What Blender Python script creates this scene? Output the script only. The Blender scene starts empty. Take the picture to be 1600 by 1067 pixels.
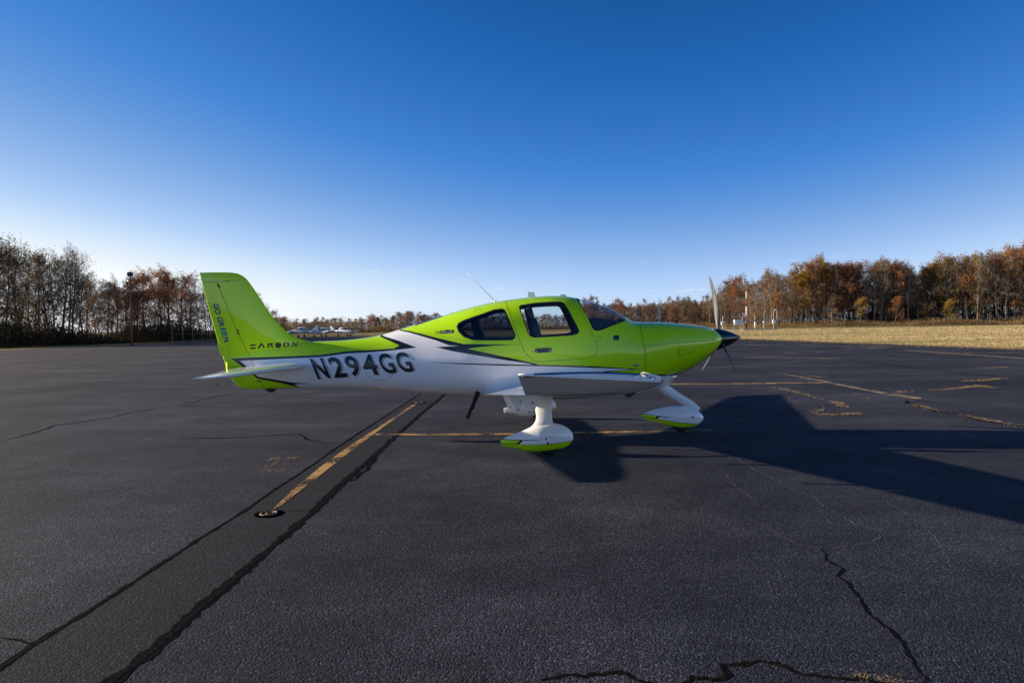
import bpy, bmesh, math, random
import numpy as np
from mathutils import Vector, Matrix
from mathutils.bvhtree import BVHTree
from mathutils.interpolate import poly_3d_calc
R = math.radians
rnd = random.Random(7)
sc = bpy.context.scene
C = sc.collection

# ------------------------------------------------------------ camera, sky, sun
F_PX, CX, CY = 1067.0, 800.0, 533.5
CAM_H, PITCH, ROLL = 1.584, math.atan(23.5 / 1067.0), R(0.9)
fwd = Vector((0, math.cos(PITCH), -math.sin(PITCH)))
r0 = Vector((1, 0, 0)); u0 = Vector((0, math.sin(PITCH), math.cos(PITCH)))
rt = r0 * math.cos(ROLL) - u0 * math.sin(ROLL)
up = r0 * math.sin(ROLL) + u0 * math.cos(ROLL)
cam_d = bpy.data.cameras.new('camera'); cam = bpy.data.objects.new('camera', cam_d); C.objects.link(cam)
m = Matrix((rt, up, -fwd)).transposed().to_4x4(); m.translation = (0, 0, CAM_H); cam.matrix_world = m
cam_d.sensor_width = 36; cam_d.lens = 36 * F_PX / 1600; cam_d.clip_start = 0.05; cam_d.clip_end = 20000
sc.camera = cam
CAMP = Vector((0, 0, CAM_H))

SUN_DIR = Vector((-4.05, 0.80, 1.0)).normalized()          # towards the sun
SUN_EL = math.asin(SUN_DIR.z)
w = bpy.data.worlds.new("World"); sc.world = w; w.use_nodes = True
nt = w.node_tree; nt.nodes.clear()
out = nt.nodes.new('ShaderNodeOutputWorld'); bg = nt.nodes.new('ShaderNodeBackground')
sky = nt.nodes.new('ShaderNodeTexSky'); sky.sky_type = 'NISHITA'; sky.sun_disc = False
sky.sun_elevation = SUN_EL; sky.sun_rotation = math.atan2(SUN_DIR.x, SUN_DIR.y)
sky.altitude = 0; sky.air_density = 1.0; sky.dust_density = 0.0; sky.ozone_density = 1.0
# the sky's brightness from the physical sky, its colour balanced like the photograph's clear autumn blue
spl = nt.nodes.new('ShaderNodeSeparateColor'); nt.links.new(sky.outputs[0], spl.inputs[0]); prev = spl.outputs[1]
for op, val in (('MULTIPLY', 0.1), ('POWER', 1.66), ('MULTIPLY', 1.86)):
    q = nt.nodes.new('ShaderNodeMath'); q.operation = op; q.inputs[1].default_value = val; nt.links.new(prev, q.inputs[0]); prev = q.outputs[0]
cr = nt.nodes.new('ShaderNodeValToRGB'); e_ = cr.color_ramp.elements
st_ = [(0.0, (0, 0, 0)), (.10, (.011, .10, .345)), (.136, (.018, .136, .468)), (.246, (.058, .236, .667)), (.342, (.135, .330, .725)), (.51, (.30, .495, .85)), (.63, (.42, .615, .935)), (.79, (.63, .79, .975)), (1.0, (.88, .94, .985))]
while len(e_) < len(st_): e_.new(.5)
for q, (p_, c_) in zip(e_, st_): q.position = p_; q.color = (*c_, 1)
vm = nt.nodes.new('ShaderNodeVectorMath'); vm.operation = 'SCALE'; 
# the glow round the sun is brighter than white: keep its real brightness
mx_ = nt.nodes.new('ShaderNodeMath'); mx_.operation = 'MAXIMUM'; mx_.inputs[1].default_value = 1.0; nt.links.new(prev, mx_.inputs[0])
mn_ = nt.nodes.new('ShaderNodeMath'); mn_.operation = 'MINIMUM'; mn_.inputs[1].default_value = 8.0; nt.links.new(mx_.outputs[0], mn_.inputs[0])
ml_ = nt.nodes.new('ShaderNodeMath'); ml_.operation = 'MULTIPLY'; ml_.inputs[1].default_value = 10.0; nt.links.new(mn_.outputs[0], ml_.inputs[0]); nt.links.new(ml_.outputs[0], vm.inputs['Scale'])
nt.links.new(prev, cr.inputs[0]); nt.links.new(cr.outputs[0], vm.inputs[0])
# a few faint streaks of cloud low over the horizon
tc = nt.nodes.new('ShaderNodeTexCoord'); mp = nt.nodes.new('ShaderNodeMapping'); mp.inputs['Scale'].default_value = (9, 9, 75)
mp.inputs['Location'].default_value = (2.3, 0.4, 1.0)
nz = nt.nodes.new('ShaderNodeTexNoise'); nz.inputs['Scale'].default_value = 1.6; nz.inputs['Detail'].default_value = 6
nz.inputs['Roughness'].default_value = 0.6
rmp = nt.nodes.new('ShaderNodeMapRange'); rmp.inputs[1].default_value = 0.60; rmp.inputs[2].default_value = 0.74
sx = nt.nodes.new('ShaderNodeSeparateXYZ')
el = nt.nodes.new('ShaderNodeMapRange'); el.inputs[1].default_value = 0.10; el.inputs[2].default_value = 0.06
mul = nt.nodes.new('ShaderNodeMath'); mul.operation = 'MULTIPLY'
mul2 = nt.nodes.new('ShaderNodeMath'); mul2.operation = 'MULTIPLY'; mul2.inputs[1].default_value = 0.55
mix = nt.nodes.new('ShaderNodeMix'); mix.data_type = 'RGBA'; mix.inputs[7].default_value = (9.5, 9.6, 10.2, 1)
L = nt.links.new
L(tc.outputs['Generated'], mp.inputs[0]); L(mp.outputs[0], nz.inputs['Vector']); L(nz.outputs[0], rmp.inputs[0])
L(tc.outputs['Generated'], sx.inputs[0]); L(sx.outputs[2], el.inputs[0])
L(rmp.outputs[0], mul.inputs[0]); L(el.outputs[0], mul.inputs[1]); L(mul.outputs[0], mul2.inputs[0])
L(vm.outputs[0], mix.inputs[6]); L(mul2.outputs[0], mix.inputs[0])
L(mix.outputs[2], bg.inputs[0]); L(bg.outputs[0], out.inputs[0]); bg.inputs[1].default_value = 0.05

sd = bpy.data.lights.new('sun', 'SUN'); sd.energy = 5.0; sd.angle = R(0.5); sd.color = (1.0, 0.82, 0.60)
so = bpy.data.objects.new('sun', sd); C.objects.link(so); so.rotation_euler = SUN_DIR.to_track_quat('Z', 'Y').to_euler()
so.location = (-40, 8, 30)
sc.view_settings.view_transform = 'Standard'; sc.view_settings.look = 'None'
sc.view_settings.exposure = 1.0; sc.view_settings.gamma = 1.0; sc.view_settings.use_curve_mapping = False

# ------------------------------------------------------------ measuring helpers
def ray(px, py): return (fwd + rt * ((px - CX) / F_PX) - up * ((py - CY) / F_PX))
def P(px, py, Y):                       # point on the plane y = Y
    d = ray(px, py); return CAMP + d * (Y / d.y)
def G(px, py, z=0.0):                   # point on the ground
    d = ray(px, py); return CAMP + d * ((z - CAM_H) / d.z)
YC = 10.05

# ------------------------------------------------------------ materials
def mat(name, col, rough=0.5, metal=0.0, coat=0.0, spec=0.5, **k):
    m = bpy.data.materials.new(name); m.use_nodes = True
    b = m.node_tree.nodes['Principled BSDF']
    b.inputs['Base Color'].default_value = (*col, 1); b.inputs['Roughness'].default_value = rough
    b.inputs['Metallic'].default_value = metal; b.inputs['Coat Weight'].default_value = coat
    b.inputs['Coat Roughness'].default_value = 0.03; b.inputs['Specular IOR Level'].default_value = spec
    return m
def nn(m, t, **k):
    n = m.node_tree.nodes.new(t)
    for a, v in k.items():
        if a.startswith('i_'): n.inputs[a[2:].replace('_', ' ')].default_value = v
        else: setattr(n, a, v)
    return n
def noise(m, vec, scale, detail=4, rough=0.55):
    n = nn(m, 'ShaderNodeTexNoise'); n.inputs['Scale'].default_value = scale; n.inputs['Detail'].default_value = detail
    n.inputs['Roughness'].default_value = rough
    if vec is not None: m.node_tree.links.new(vec, n.inputs['Vector'])
    return n.outputs[0]
def ramp(m, src, stops):
    n = nn(m, 'ShaderNodeValToRGB'); e = n.color_ramp.elements
    while len(e) < len(stops): e.new(0.5)
    for q, (p, c) in zip(e, stops): q.position = p; q.color = (*c, 1) if len(c) == 3 else c
    m.node_tree.links.new(src, n.inputs[0]); return n.outputs[0]
def mixc(m, f, a, b, mode='MIX'):
    n = nn(m, 'ShaderNodeMix', data_type='RGBA', blend_type=mode)
    for s, v in ((0, f), (6, a), (7, b)):
        if isinstance(v, (int, float)): n.inputs[s].default_value = v
        elif isinstance(v, tuple): n.inputs[s].default_value = (*v, 1)
        else: m.node_tree.links.new(v, n.inputs[s])
    return n.outputs[2]
def mth(m, op, a, b=0.0):
    n = nn(m, 'ShaderNodeMath', operation=op)
    for s, v in ((0, a), (1, b)):
        if isinstance(v, (int, float)): n.inputs[s].default_value = v
        else: m.node_tree.links.new(v, n.inputs[s])
    return n.outputs[0]
def objco(m, scale=(1, 1, 1), rot=(0, 0, 0)):
    t = nn(m, 'ShaderNodeTexCoord'); mp = nn(m, 'ShaderNodeMapping'); mp.inputs['Scale'].default_value = scale
    mp.inputs['Rotation'].default_value = rot
    m.node_tree.links.new(t.outputs['Object'], mp.inputs[0]); return mp.outputs[0]
def bsdf(m): return m.node_tree.nodes['Principled BSDF']
def lk(m, a, b): m.node_tree.links.new(a, b)

def paint(name, col, dirt=0.06, rough=0.28):
    m = mat(name, col, rough, coat=0.9, spec=0.25)
    n = noise(m, objco(m, (0.7, 0.7, 1.6)), 3.0, 5)
    c = mixc(m, mth(m, 'MULTIPLY', ramp(m, n, [(0.45, (0, 0, 0)), (0.75, (1, 1, 1))]), dirt), tuple(col), tuple(x * 0.55 for x in col))
    lk(m, c, bsdf(m).inputs['Base Color'])
    b = nn(m, 'ShaderNodeBump'); b.inputs['Strength'].default_value = 0.02; b.inputs['Distance'].default_value = 0.02
    lk(m, noise(m, objco(m), 2.5, 2), b.inputs['Height']); lk(m, b.outputs[0], bsdf(m).inputs['Normal'])
    return m
M_green = paint('lime_paint', (0.50, 0.86, 0.001))
M_white = paint('white_paint', (0.88, 0.90, 0.92))
M_black = paint('black_paint', (0.012, 0.013, 0.02), 0.0)
M_seam = mat('seam', (0.015, 0.02, 0.01), 0.8)
M_decal = mat('decal_black', (0.010, 0.011, 0.014), 0.35, coat=0.5)
M_decalw = mat('decal_white', (0.80, 0.80, 0.79), 0.35, coat=0.5)
M_slate = mat('decal_slate', (0.015, 0.045, 0.17), 0.4)
M_teal = mat('decal_teal', (0.01, 0.22, 0.26), 0.4)
M_halo = mat('decal_halo', (0.45, 0.52, 0.60), 0.4)
M_rubber = mat('rubber', (0.012, 0.012, 0.013), 0.75)
M_trim = mat('cabin_trim', (0.035, 0.037, 0.045), 0.7)
M_trimlight = mat('cabin_trim_light', (0.30, 0.29, 0.27), 0.7)
M_leather = mat('seat_leather', (0.02, 0.024, 0.035), 0.5)
M_metal = mat('bare_metal', (0.62, 0.63, 0.65), 0.22, metal=1.0)
M_blade = mat('blade_grey', (0.075, 0.078, 0.082), 0.42, metal=0.3)
M_bladeb = mat('blade_black', (0.014, 0.014, 0.015), 0.6)
M_spin = mat('spinner_black', (0.010, 0.010, 0.012), 0.12, coat=0.8)
M_chrome = mat('polished_metal', (0.55, 0.62, 0.72), 0.06, metal=1.0)
M_lens = mat('lens_plastic', (0.75, 0.80, 0.82), 0.08, coat=1.0)
M_lensy = mat('lens_tinted', (0.38, 0.40, 0.22), 0.15, coat=1.0)
def glass(name, tint, ior=1.75):
    m = bpy.data.materials.new(name); m.use_nodes = True; t = m.node_tree; t.nodes.clear()
    o = t.nodes.new('ShaderNodeOutputMaterial'); tr = t.nodes.new('ShaderNodeBsdfTransparent'); gl = t.nodes.new('ShaderNodeBsdfGlossy')
    fr = t.nodes.new('ShaderNodeFresnel'); ge = t.nodes.new('ShaderNodeNewGeometry'); io = t.nodes.new('ShaderNodeMapRange')
    io.inputs[3].default_value = ior; io.inputs[4].default_value = 1 / ior; t.links.new(ge.outputs['Backfacing'], io.inputs[0]); t.links.new(io.outputs[0], fr.inputs[0])
    mx = t.nodes.new('ShaderNodeMixShader')
    tr.inputs[0].default_value = (*tint, 1); gl.inputs[1].default_value = 0.01 if hasattr(gl.inputs[1], 'default_value') else 0
    gl.inputs['Roughness'].default_value = 0.01
    t.links.new(fr.outputs[0], mx.inputs[0]); t.links.new(tr.outputs[0], mx.inputs[1]); t.links.new(gl.outputs[0], mx.inputs[2])
    t.links.new(mx.outputs[0], o.inputs[0]); return m
M_glass = glass('clear_acrylic', (0.92, 0.95, 0.95))
M_wind = glass('windshield_acrylic', (0.92, 0.97, 0.98), 2.4)
M_tint = glass('tinted_acrylic', (0.34, 0.38, 0.46))

# ------------------------------------------------------------ object helpers
ORG = {}
def props(o, label=None, cat=None, group=None, kind=None):
    for k, v in (('label', label), ('category', cat), ('group', group), ('kind', kind)):
        if v: o[k] = v
    return o
def thing(name, label, cat, loc, group=None):
    o = bpy.data.objects.new(name, None); C.objects.link(o); o.location = loc; o.empty_display_size = 0.2
    ORG[o] = Vector(loc); return props(o, label, cat, group)
def mesh_from(name, verts, faces, mats, fm=None, smooth=True):
    me = bpy.data.meshes.new(name); me.from_pydata([tuple(v) for v in verts], [], faces)
    for q in (mats if isinstance(mats, (list, tuple)) else [mats]): me.materials.append(q)
    if fm is not None: me.polygons.foreach_set('material_index', fm)
    me.polygons.foreach_set('use_smooth', [smooth] * len(me.polygons)); me.update(); return me
def mk(name, verts, faces, mats, parent=None, fm=None, smooth=True, label=None):
    """verts in world coordinates"""
    og = ORG.get(parent, Vector((0, 0, 0)))
    me = mesh_from(name, [(v[0] - og[0], v[1] - og[1], v[2] - og[2]) for v in verts], faces, mats, fm, smooth)
    o = bpy.data.objects.new(name, me); C.objects.link(o)
    if parent: o.parent = parent
    ORG[o] = og
    if label: o['label'] = label
    return o
class MB:
    def __init__(s): s.v = []; s.f = []; s.m = []
    def add(s, v, f, mi=0):
        k = len(s.v); s.v += [tuple(a) for a in v]; s.f += [tuple(i + k for i in q) for q in f]; s.m += [mi] * len(f); return s
    def box(s, c, d, mi=0, rot=None):
        v = [Vector((x * d[0] / 2, y * d[1] / 2, z * d[2] / 2)) for x in (-1, 1) for y in (-1, 1) for z in (-1, 1)]
        if rot is not None: v = [rot @ a for a in v]
        v = [a + Vector(c) for a in v]
        return s.add(v, [(0, 1, 3, 2), (4, 6, 7, 5), (0, 4, 5, 1), (2, 3, 7, 6), (0, 2, 6, 4), (1, 5, 7, 3)], mi)
    def tube(s, pts, rad, n=8, mi=0, caps=True):
        pts = [Vector(p) for p in pts]; rad = rad if isinstance(rad, (list, tuple)) else [rad] * len(pts)
        rings = []; a = None
        for i, p in enumerate(pts):
            d = (pts[min(i + 1, len(pts) - 1)] - pts[max(i - 1, 0)]).normalized()
            if a is None: a = d.orthogonal().normalized()
            a = (a - d * a.dot(d)).normalized(); b = d.cross(a)
            rings.append([p + (a * math.cos(2 * math.pi * k / n) + b * math.sin(2 * math.pi * k / n)) * rad[i] for k in range(n)])
        v = [q for r in rings for q in r]; f = []
        for i in range(len(pts) - 1):
            for k in range(n): f.append((i * n + k, i * n + (k + 1) % n, (i + 1) * n + (k + 1) % n, (i + 1) * n + k))
        if caps: f += [tuple(range(n))[::-1], tuple((len(pts) - 1) * n + k for k in range(n))]
        return s.add(v, f, mi)
    def lathe(s, c, axis, prof, n=24, mi=0):      # prof: (distance along axis, radius)
        c = Vector(c); ax = Vector(axis).normalized(); a = ax.orthogonal().normalized(); b = ax.cross(a)
        v = [c + ax * h + (a * math.cos(2 * math.pi * k / n) + b * math.sin(2 * math.pi * k / n)) * max(r, 1e-4) for h, r in prof for k in range(n)]
        f = [(i * n + k, i * n + (k + 1) % n, (i + 1) * n + (k + 1) % n, (i + 1) * n + k) for i in range(len(prof) - 1) for k in range(n)]
        return s.add(v, f, mi)
    def build(s, name, mats, parent=None, smooth=False, label=None):
        return mk(name, s.v, s.f, mats, parent, s.m, smooth, label)
def autosmooth(o, ang=35):
    bm = bmesh.new(); bm.from_mesh(o.data)
    for e in bm.edges:
        if len(e.link_faces) == 2 and e.calc_face_angle(0) > R(ang): e.smooth = False
    bm.to_mesh(o.data); bm.free(); o.data.polygons.foreach_set('use_smooth', [True] * len(o.data.polygons))
def pchip(xs, ys, q):
    xs = np.array(xs, float); ys = np.array(ys, float); q = np.clip(np.array(q, float), xs[0], xs[-1])
    h = np.diff(xs); d = np.diff(ys) / h; mm = np.zeros(len(xs))
    for i in range(1, len(xs) - 1):
        if d[i - 1] * d[i] > 0:
            w1 = 2 * h[i] + h[i - 1]; w2 = h[i] + 2 * h[i - 1]; mm[i] = (w1 + w2) / (w1 / d[i - 1] + w2 / d[i])
    mm[0] = d[0]; mm[-1] = d[-1]
    k = np.clip(np.searchsorted(xs, q) - 1, 0, len(h) - 1); t = (q - xs[k]) / h[k]
    return ((1 + 2 * t) * (1 - t) ** 2 * ys[k] + t * (1 - t) ** 2 * h[k] * mm[k] + t * t * (3 - 2 * t) * ys[k + 1] + t * t * (t - 1) * h[k] * mm[k + 1])

# ------------------------------------------------------------ skins that can be cut along side-view outlines
def inside(x, z, poly):
    c = False; j = len(poly) - 1
    for i in range(len(poly)):
        xi, zi = poly[i]; xj, zj = poly[j]
        if (zi > z) != (zj > z) and x < (xj - xi) * (z - zi) / (zj - zi) + xi: c = not c
        j = i
    return c
class Skin:
    def __init__(s, rings, cap0=True, cap1=True):
        n = len(rings[0]); bm = bmesh.new(); vs = [[bm.verts.new(p) for p in r] for r in rings]
        for i in range(len(rings) - 1):
            for k in range(n):
                q = [vs[i][k], vs[i][(k + 1) % n], vs[i + 1][(k + 1) % n], vs[i + 1][k]]
                try: bm.faces.new(q)
                except ValueError: pass
        if cap0: bm.faces.new(vs[0][::-1])
        if cap1: bm.faces.new(vs[-1])
        bmesh.ops.recalc_face_normals(bm, faces=bm.faces)
        bm.verts.ensure_lookup_table(); bm.faces.ensure_lookup_table(); bm.verts.index_update(); bm.normal_update()
        s.bm = bm
        s.oco = [v.co.copy() for v in bm.verts]; s.ono = [v.normal.copy() for v in bm.verts]
        s.ofa = [[v.index for v in f.verts] for f in bm.faces]; s.bvh = BVHTree.FromPolygons(s.oco, s.ofa)
    def normal_at(s, co):
        loc, no, i, d = s.bvh.find_nearest(co)
        if len(s.ofa[i]) > 4: return no
        ws = poly_3d_calc([s.oco[k] for k in s.ofa[i]], loc); r = Vector((0, 0, 0))
        for k, wt in zip(s.ofa[i], ws): r += s.ono[k] * wt
        return r.normalized() if r.length > 1e-6 else no
    def hit(s, px, py, Y=YC):
        d = ray(px, py).normalized(); loc, no, i, t = s.bvh.ray_cast(CAMP, d)
        if loc is None: p = P(px, py, Y); return p, Vector((0, -1, 0)), False
        return loc, s.normal_at(loc), True
    def xz(s, pts, Y=YC):
        r = []
        for px, py in pts: l, n, h = s.hit(px, py, Y); r.append((l.x, l.z))
        return r
    def cut(s, poly):
        bm = s.bm; xs = [p[0] for p in poly]; zs = [p[1] for p in poly]; e = 0.02
        def bb(f):
            a = [v.co.x for v in f.verts]; b = [v.co.z for v in f.verts]; return min(a), max(a), min(b), max(b)
        def ov(b, x0, x1, z0, z1): return b[0] <= x1 and b[1] >= x0 and b[2] <= z1 and b[3] >= z0
        cand = {f: bb(f) for f in bm.faces}
        cand = {f: b for f, b in cand.items() if ov(b, min(xs) - e, max(xs) + e, min(zs) - e, max(zs) + e)}
        for i in range(len(poly)):
            (ax, az), (bx, bz) = poly[i - 1], poly[i]
            if math.hypot(bx - ax, bz - az) < 1e-5: continue
            fs = [f for f, b in cand.items() if f.is_valid and ov(b, min(ax, bx) - 1e-4, max(ax, bx) + 1e-4, min(az, bz) - 1e-4, max(az, bz) + 1e-4)]
            if not fs: continue
            g = set(fs)
            for f in fs: g.update(f.verts); g.update(f.edges)
            r = bmesh.ops.bisect_plane(bm, geom=list(g), plane_co=(ax, 0, az), plane_no=Vector((bz - az, 0, ax - bx)).normalized(), dist=1e-5)
            cand = {f: b for f, b in cand.items() if f.is_valid and f not in g}
            for f in r['geom']:
                if isinstance(f, bmesh.types.BMFace) and f.is_valid: cand[f] = bb(f)
            for f in fs:
                if f.is_valid and f not in cand: cand[f] = bb(f)
    def cut_plane(s, co, no):
        bmesh.ops.bisect_plane(s.bm, geom=s.bm.verts[:] + s.bm.edges[:] + s.bm.faces[:], plane_co=co, plane_no=no, dist=1e-5)
    def split(s, classify):
        """classify(centroid) -> (object key, material index); returns {key: (verts, faces, mats, normals)}"""
        res = {}; cache = {}
        for f in s.bm.faces:
            key, mi = classify(f.calc_center_median(), f)
            d = res.setdefault(key, ({}, [], [], [], []))
            idx = []
            for v in f.verts:
                if v not in d[0]:
                    d[0][v] = len(d[1]); d[1].append(v.co.copy())
                    if v not in cache: cache[v] = s.normal_at(v.co)
                    d[4].append(cache[v])
                idx.append(d[0][v])
            d[2].append(tuple(idx)); d[3].append(mi)
        return {k: (d[1], d[2], d[3], d[4]) for k, d in res.items()}
def skin_obj(name, data, mats, parent, label=None, offset=0.0, hard=False):
    v, f, mi, no = data
    if offset: v = [a + n * offset for a, n in zip(v, no)]
    o = mk(name, v, f, mats, parent, mi, True, label)
    if not hard: o.data.normals_split_custom_set_from_vertices([tuple(n) for n in no])
    return o
def join_data(*ds):
    v, f, mi, no = [], [], [], []
    for d in ds:
        if d is None: continue
        k = len(v); v += d[0]; f += [tuple(i + k for i in q) for q in d[1]]; mi += d[2]; no += d[3]
    return v, f, mi, no
def ribbon(skin, pts, wd, name, material, parent, Y=YC, off=0.0012, closed=False, step=1.2):
    if closed: pts = list(pts) + [pts[0]]
    q = []
    for a, b in zip(pts[:-1], pts[1:]):
        n = max(1, int(math.hypot(b[0] - a[0], b[1] - a[1]) / step))
        q += [(a[0] + (b[0] - a[0]) * k / n, a[1] + (b[1] - a[1]) * k / n) for k in range(n)]
    q.append(pts[-1]); loc = []
    for p in q:
        l, n, h = skin.hit(p[0], p[1], Y)
        if h: loc.append((l + n * off, n))
    v = []; f = []
    for i in range(len(loc)):
        t = loc[min(i + 1, len(loc) - 1)][0] - loc[max(i - 1, 0)][0]
        if t.length < 1e-6: t = Vector((1, 0, 0))
        s_ = t.cross(loc[i][1]).normalized() * wd / 2
        v += [loc[i][0] + s_, loc[i][0] - s_]
        if i: f.append((2 * i - 2, 2 * i - 1, 2 * i + 1, 2 * i))
    return mk(name, v, f, material, parent)
def text_mesh(s, offset=0.0, space=1.0):
    cu = bpy.data.curves.new('t', 'FONT'); cu.body = s; cu.size = 1.0; cu.offset = offset; cu.resolution_u = 4; cu.space_character = space
    o = bpy.data.objects.new('t', cu); C.objects.link(o)
    dg = bpy.context.evaluated_depsgraph_get(); me = bpy.data.meshes.new_from_object(o.evaluated_get(dg))
    C.objects.unlink(o); bpy.data.objects.remove(o); bm = bmesh.new(); bm.from_mesh(me); bpy.data.meshes.remove(me)
    bmesh.ops.remove_doubles(bm, verts=bm.verts, dist=1e-5)
    return bm
def bounds(bm):
    x = [v.co.x for v in bm.verts]; y = [v.co.y for v in bm.verts]; return min(x), max(x), min(y), max(y)
def gridcut(bm, st):
    x0, x1, y0, y1 = bounds(bm)
    for a, b, no in ((x0, x1, (1, 0, 0)), (y0, y1, (0, 1, 0))):
        k = a + st
        while k < b:
            bmesh.ops.bisect_plane(bm, geom=bm.verts[:] + bm.edges[:] + bm.faces[:], plane_co=[c * k for c in no], plane_no=no); k += st
def decal(skin, bm, mapf, name, material, parent, off=0.0015, Y=YC):
    v = []
    for a in bm.verts:
        px, py = mapf(a.co.x, a.co.y); l, n, h = skin.hit(px, py, Y); v.append(l + n * off)
    bm.verts.index_update()
    f = [[q.index for q in fc.verts] for fc in bm.faces]
    # face the camera
    f2 = []
    for q in f:
        a, b, c = v[q[0]], v[q[1]], v[q[2]]
        f2.append(q if (b - a).cross(c - a).dot(CAMP - a) > 0 else q[::-1])
    return mk(name, v, f2, material, parent, smooth=False)

# ============================================================ THE LARGE STRUCTURE: ground
def asphalt_mat(name, lo, hi, bumps=1.0, tint=(1, 1, 1)):
    m = mat(name, (0.04, 0.04, 0.042), 0.9, spec=0.15); co = objco(m)
    big = noise(m, co, 0.22, 5, 0.6); mid = noise(m, co, 2.2, 4); 
    agg = nn(m, 'ShaderNodeTexVoronoi'); agg.inputs['Scale'].default_value = 100; lk(m, co, agg.inputs['Vector'])
    fine = noise(m, co, 160, 2)
    c = ramp(m, big, [(0.32, lo), (0.68, hi)])
    c = mixc(m, mth(m, 'MULTIPLY', ramp(m, mid, [(0.4, (0, 0, 0)), (0.7, (1, 1, 1))]), 0.35), c, tuple(0.62 * x for x in lo))
    sep = nn(m, 'ShaderNodeSeparateColor'); lk(m, agg.outputs['Color'], sep.inputs[0])
    c = mixc(m, 1.0, c, ramp(m, sep.outputs[0], [(0.0, (0.25,) * 3), (0.3, (.75,) * 3), (0.7, (1.0,) * 3), (0.93, (1.6,) * 3), (1.0, (3.2,) * 3)]), 'MULTIPLY')
    c = mixc(m, 1.0, c, ramp(m, fine, [(0.3, (0.5,) * 3), (0.7, (1.5,) * 3)]), 'MULTIPLY')
    # long lazy stains across the apron
    st = noise(m, objco(m, (0.06, 0.5, 1), (0, 0, R(8))), 1.0, 5, 0.6)
    c = mixc(m, mth(m, 'MULTIPLY', ramp(m, st, [(0.52, (0, 0, 0)), (0.66, (1, 1, 1))]), 0.30), c, tuple(1.5 * x for x in hi))
    # older browner surfacing on the far left, and broad faded areas
    if bumps == 1.0:
        sp_ = nn(m, 'ShaderNodeSeparateXYZ'); lk(m, co, sp_.inputs[0]); wob = mth(m, 'MULTIPLY', noise(m, objco(m, (.05, .12, 1)), 1.0, 4), 14.0)
        yy = mth(m, 'ADD', sp_.outputs[1], wob); ra = nn(m, 'ShaderNodeMapRange'); ra.inputs[1].default_value = 25; ra.inputs[2].default_value = 38; lk(m, yy, ra.inputs[0])
        xx = mth(m, 'ADD', sp_.outputs[0], wob); rb_ = nn(m, 'ShaderNodeMapRange'); rb_.inputs[1].default_value = 2; rb_.inputs[2].default_value = -12; lk(m, xx, rb_.inputs[0])
        c = mixc(m, mth(m, 'MULTIPLY', mth(m, 'MULTIPLY', ra.outputs[0], rb_.outputs[0]), 0.8), c, mixc(m, 1.0, c, (1.35, 1.25, 1.08), 'MULTIPLY'))
        pt = ramp(m, noise(m, objco(m, (.35, .5, 1)), 1.0, 6, .65), [(.36, (.60, .63, .70)), (.5, (1, 1, 1)), (.66, (1.7, 1.62, 1.5))]); c = mixc(m, 1.0, c, pt, 'MULTIPLY')
        sc_ = ramp(m, noise(m, objco(m, (1.2, 2.2, 1)), 1.0, 7, .7), [(.60, (0, 0, 0)), (.70, (1, 1, 1))]); c = mixc(m, mth(m, 'MULTIPLY', sc_, .28), c, (.085, .083, .084))
    lk(m, c, bsdf(m).inputs['Base Color'])
    h = mth(m, 'ADD', mth(m, 'MULTIPLY', agg.outputs['Distance'], -0.9), mth(m, 'MULTIPLY', noise(m, co, 40, 3), 1.0))
    b = nn(m, 'ShaderNodeBump'); b.inputs['Strength'].default_value = 0.45 * bumps; b.inputs['Distance'].default_value = 0.012
    lk(m, h, b.inputs['Height']); lk(m, b.outputs[0], bsdf(m).inputs['Normal'])
    return m
M_asph = asphalt_mat('asphalt', (0.0195, 0.0235, 0.036), (0.040, 0.045, 0.062))
M_asph2 = asphalt_mat('asphalt_patch', (0.0135, 0.0155, 0.023), (0.021, 0.024, 0.032), 0.7)
M_run = asphalt_mat('runway_asphalt', (0.07, 0.07, 0.075), (0.10, 0.10, 0.10), 0.4)
def grass_mat():
    m = mat('dry_grass', (0.3, 0.22, 0.08), 0.95, spec=0.1); co = objco(m)
    a = noise(m, objco(m, (0.05, 0.22, 1)), 1.0, 6, 0.6); b = noise(m, objco(m, (0.6, 1.8, 1)), 1.0, 5)
    c = ramp(m, a, [(0.30, (0.17, 0.15, 0.045)), (0.46, (0.34, 0.25, 0.085)), (0.58, (0.25, 0.20, 0.06)), (0.72, (0.38, 0.27, 0.10))])
    c = mixc(m, mth(m, 'MULTIPLY', ramp(m, b, [(0.42, (0, 0, 0)), (0.7, (1, 1, 1))]), 0.5), c, (0.13, 0.09, 0.035))
    lk(m, c, bsdf(m).inputs['Base Color'])
    bb = nn(m, 'ShaderNodeBump'); bb.inputs['Strength'].default_value = 1.0; bb.inputs['Distance'].default_value = 0.08
    lk(m, noise(m, co, 9, 5), bb.inputs['Height']); lk(m, bb.outputs[0], bsdf(m).inputs['Normal']); return m
M_grass = grass_mat()
g = mk('ground', [(-4000, -600, -0.03), (4000, -600, -0.03), (4000, 6000, -0.03), (-4000, 6000, -0.03)], [(0, 1, 2, 3)], M_grass, smooth=False)
props(g, 'dry tan grass field reaching to the trees', None, None, 'structure')
ga, gb = G(1157, 529.5), G(1600, 545.5); dv = (gb - ga)
edge = [(-62, -30), (-58, 30), tuple(G(0, 547).xy), tuple(G(150, 540.5).xy), tuple(G(300, 534).xy), (-52, 150), tuple(G(600, 524.5).xy), tuple(ga.xy), tuple(gb.xy),
        (gb.x + dv.x * 1.0, gb.y + dv.y * 1.0), (gb.x + dv.x * 2.1, -30)]
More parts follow.
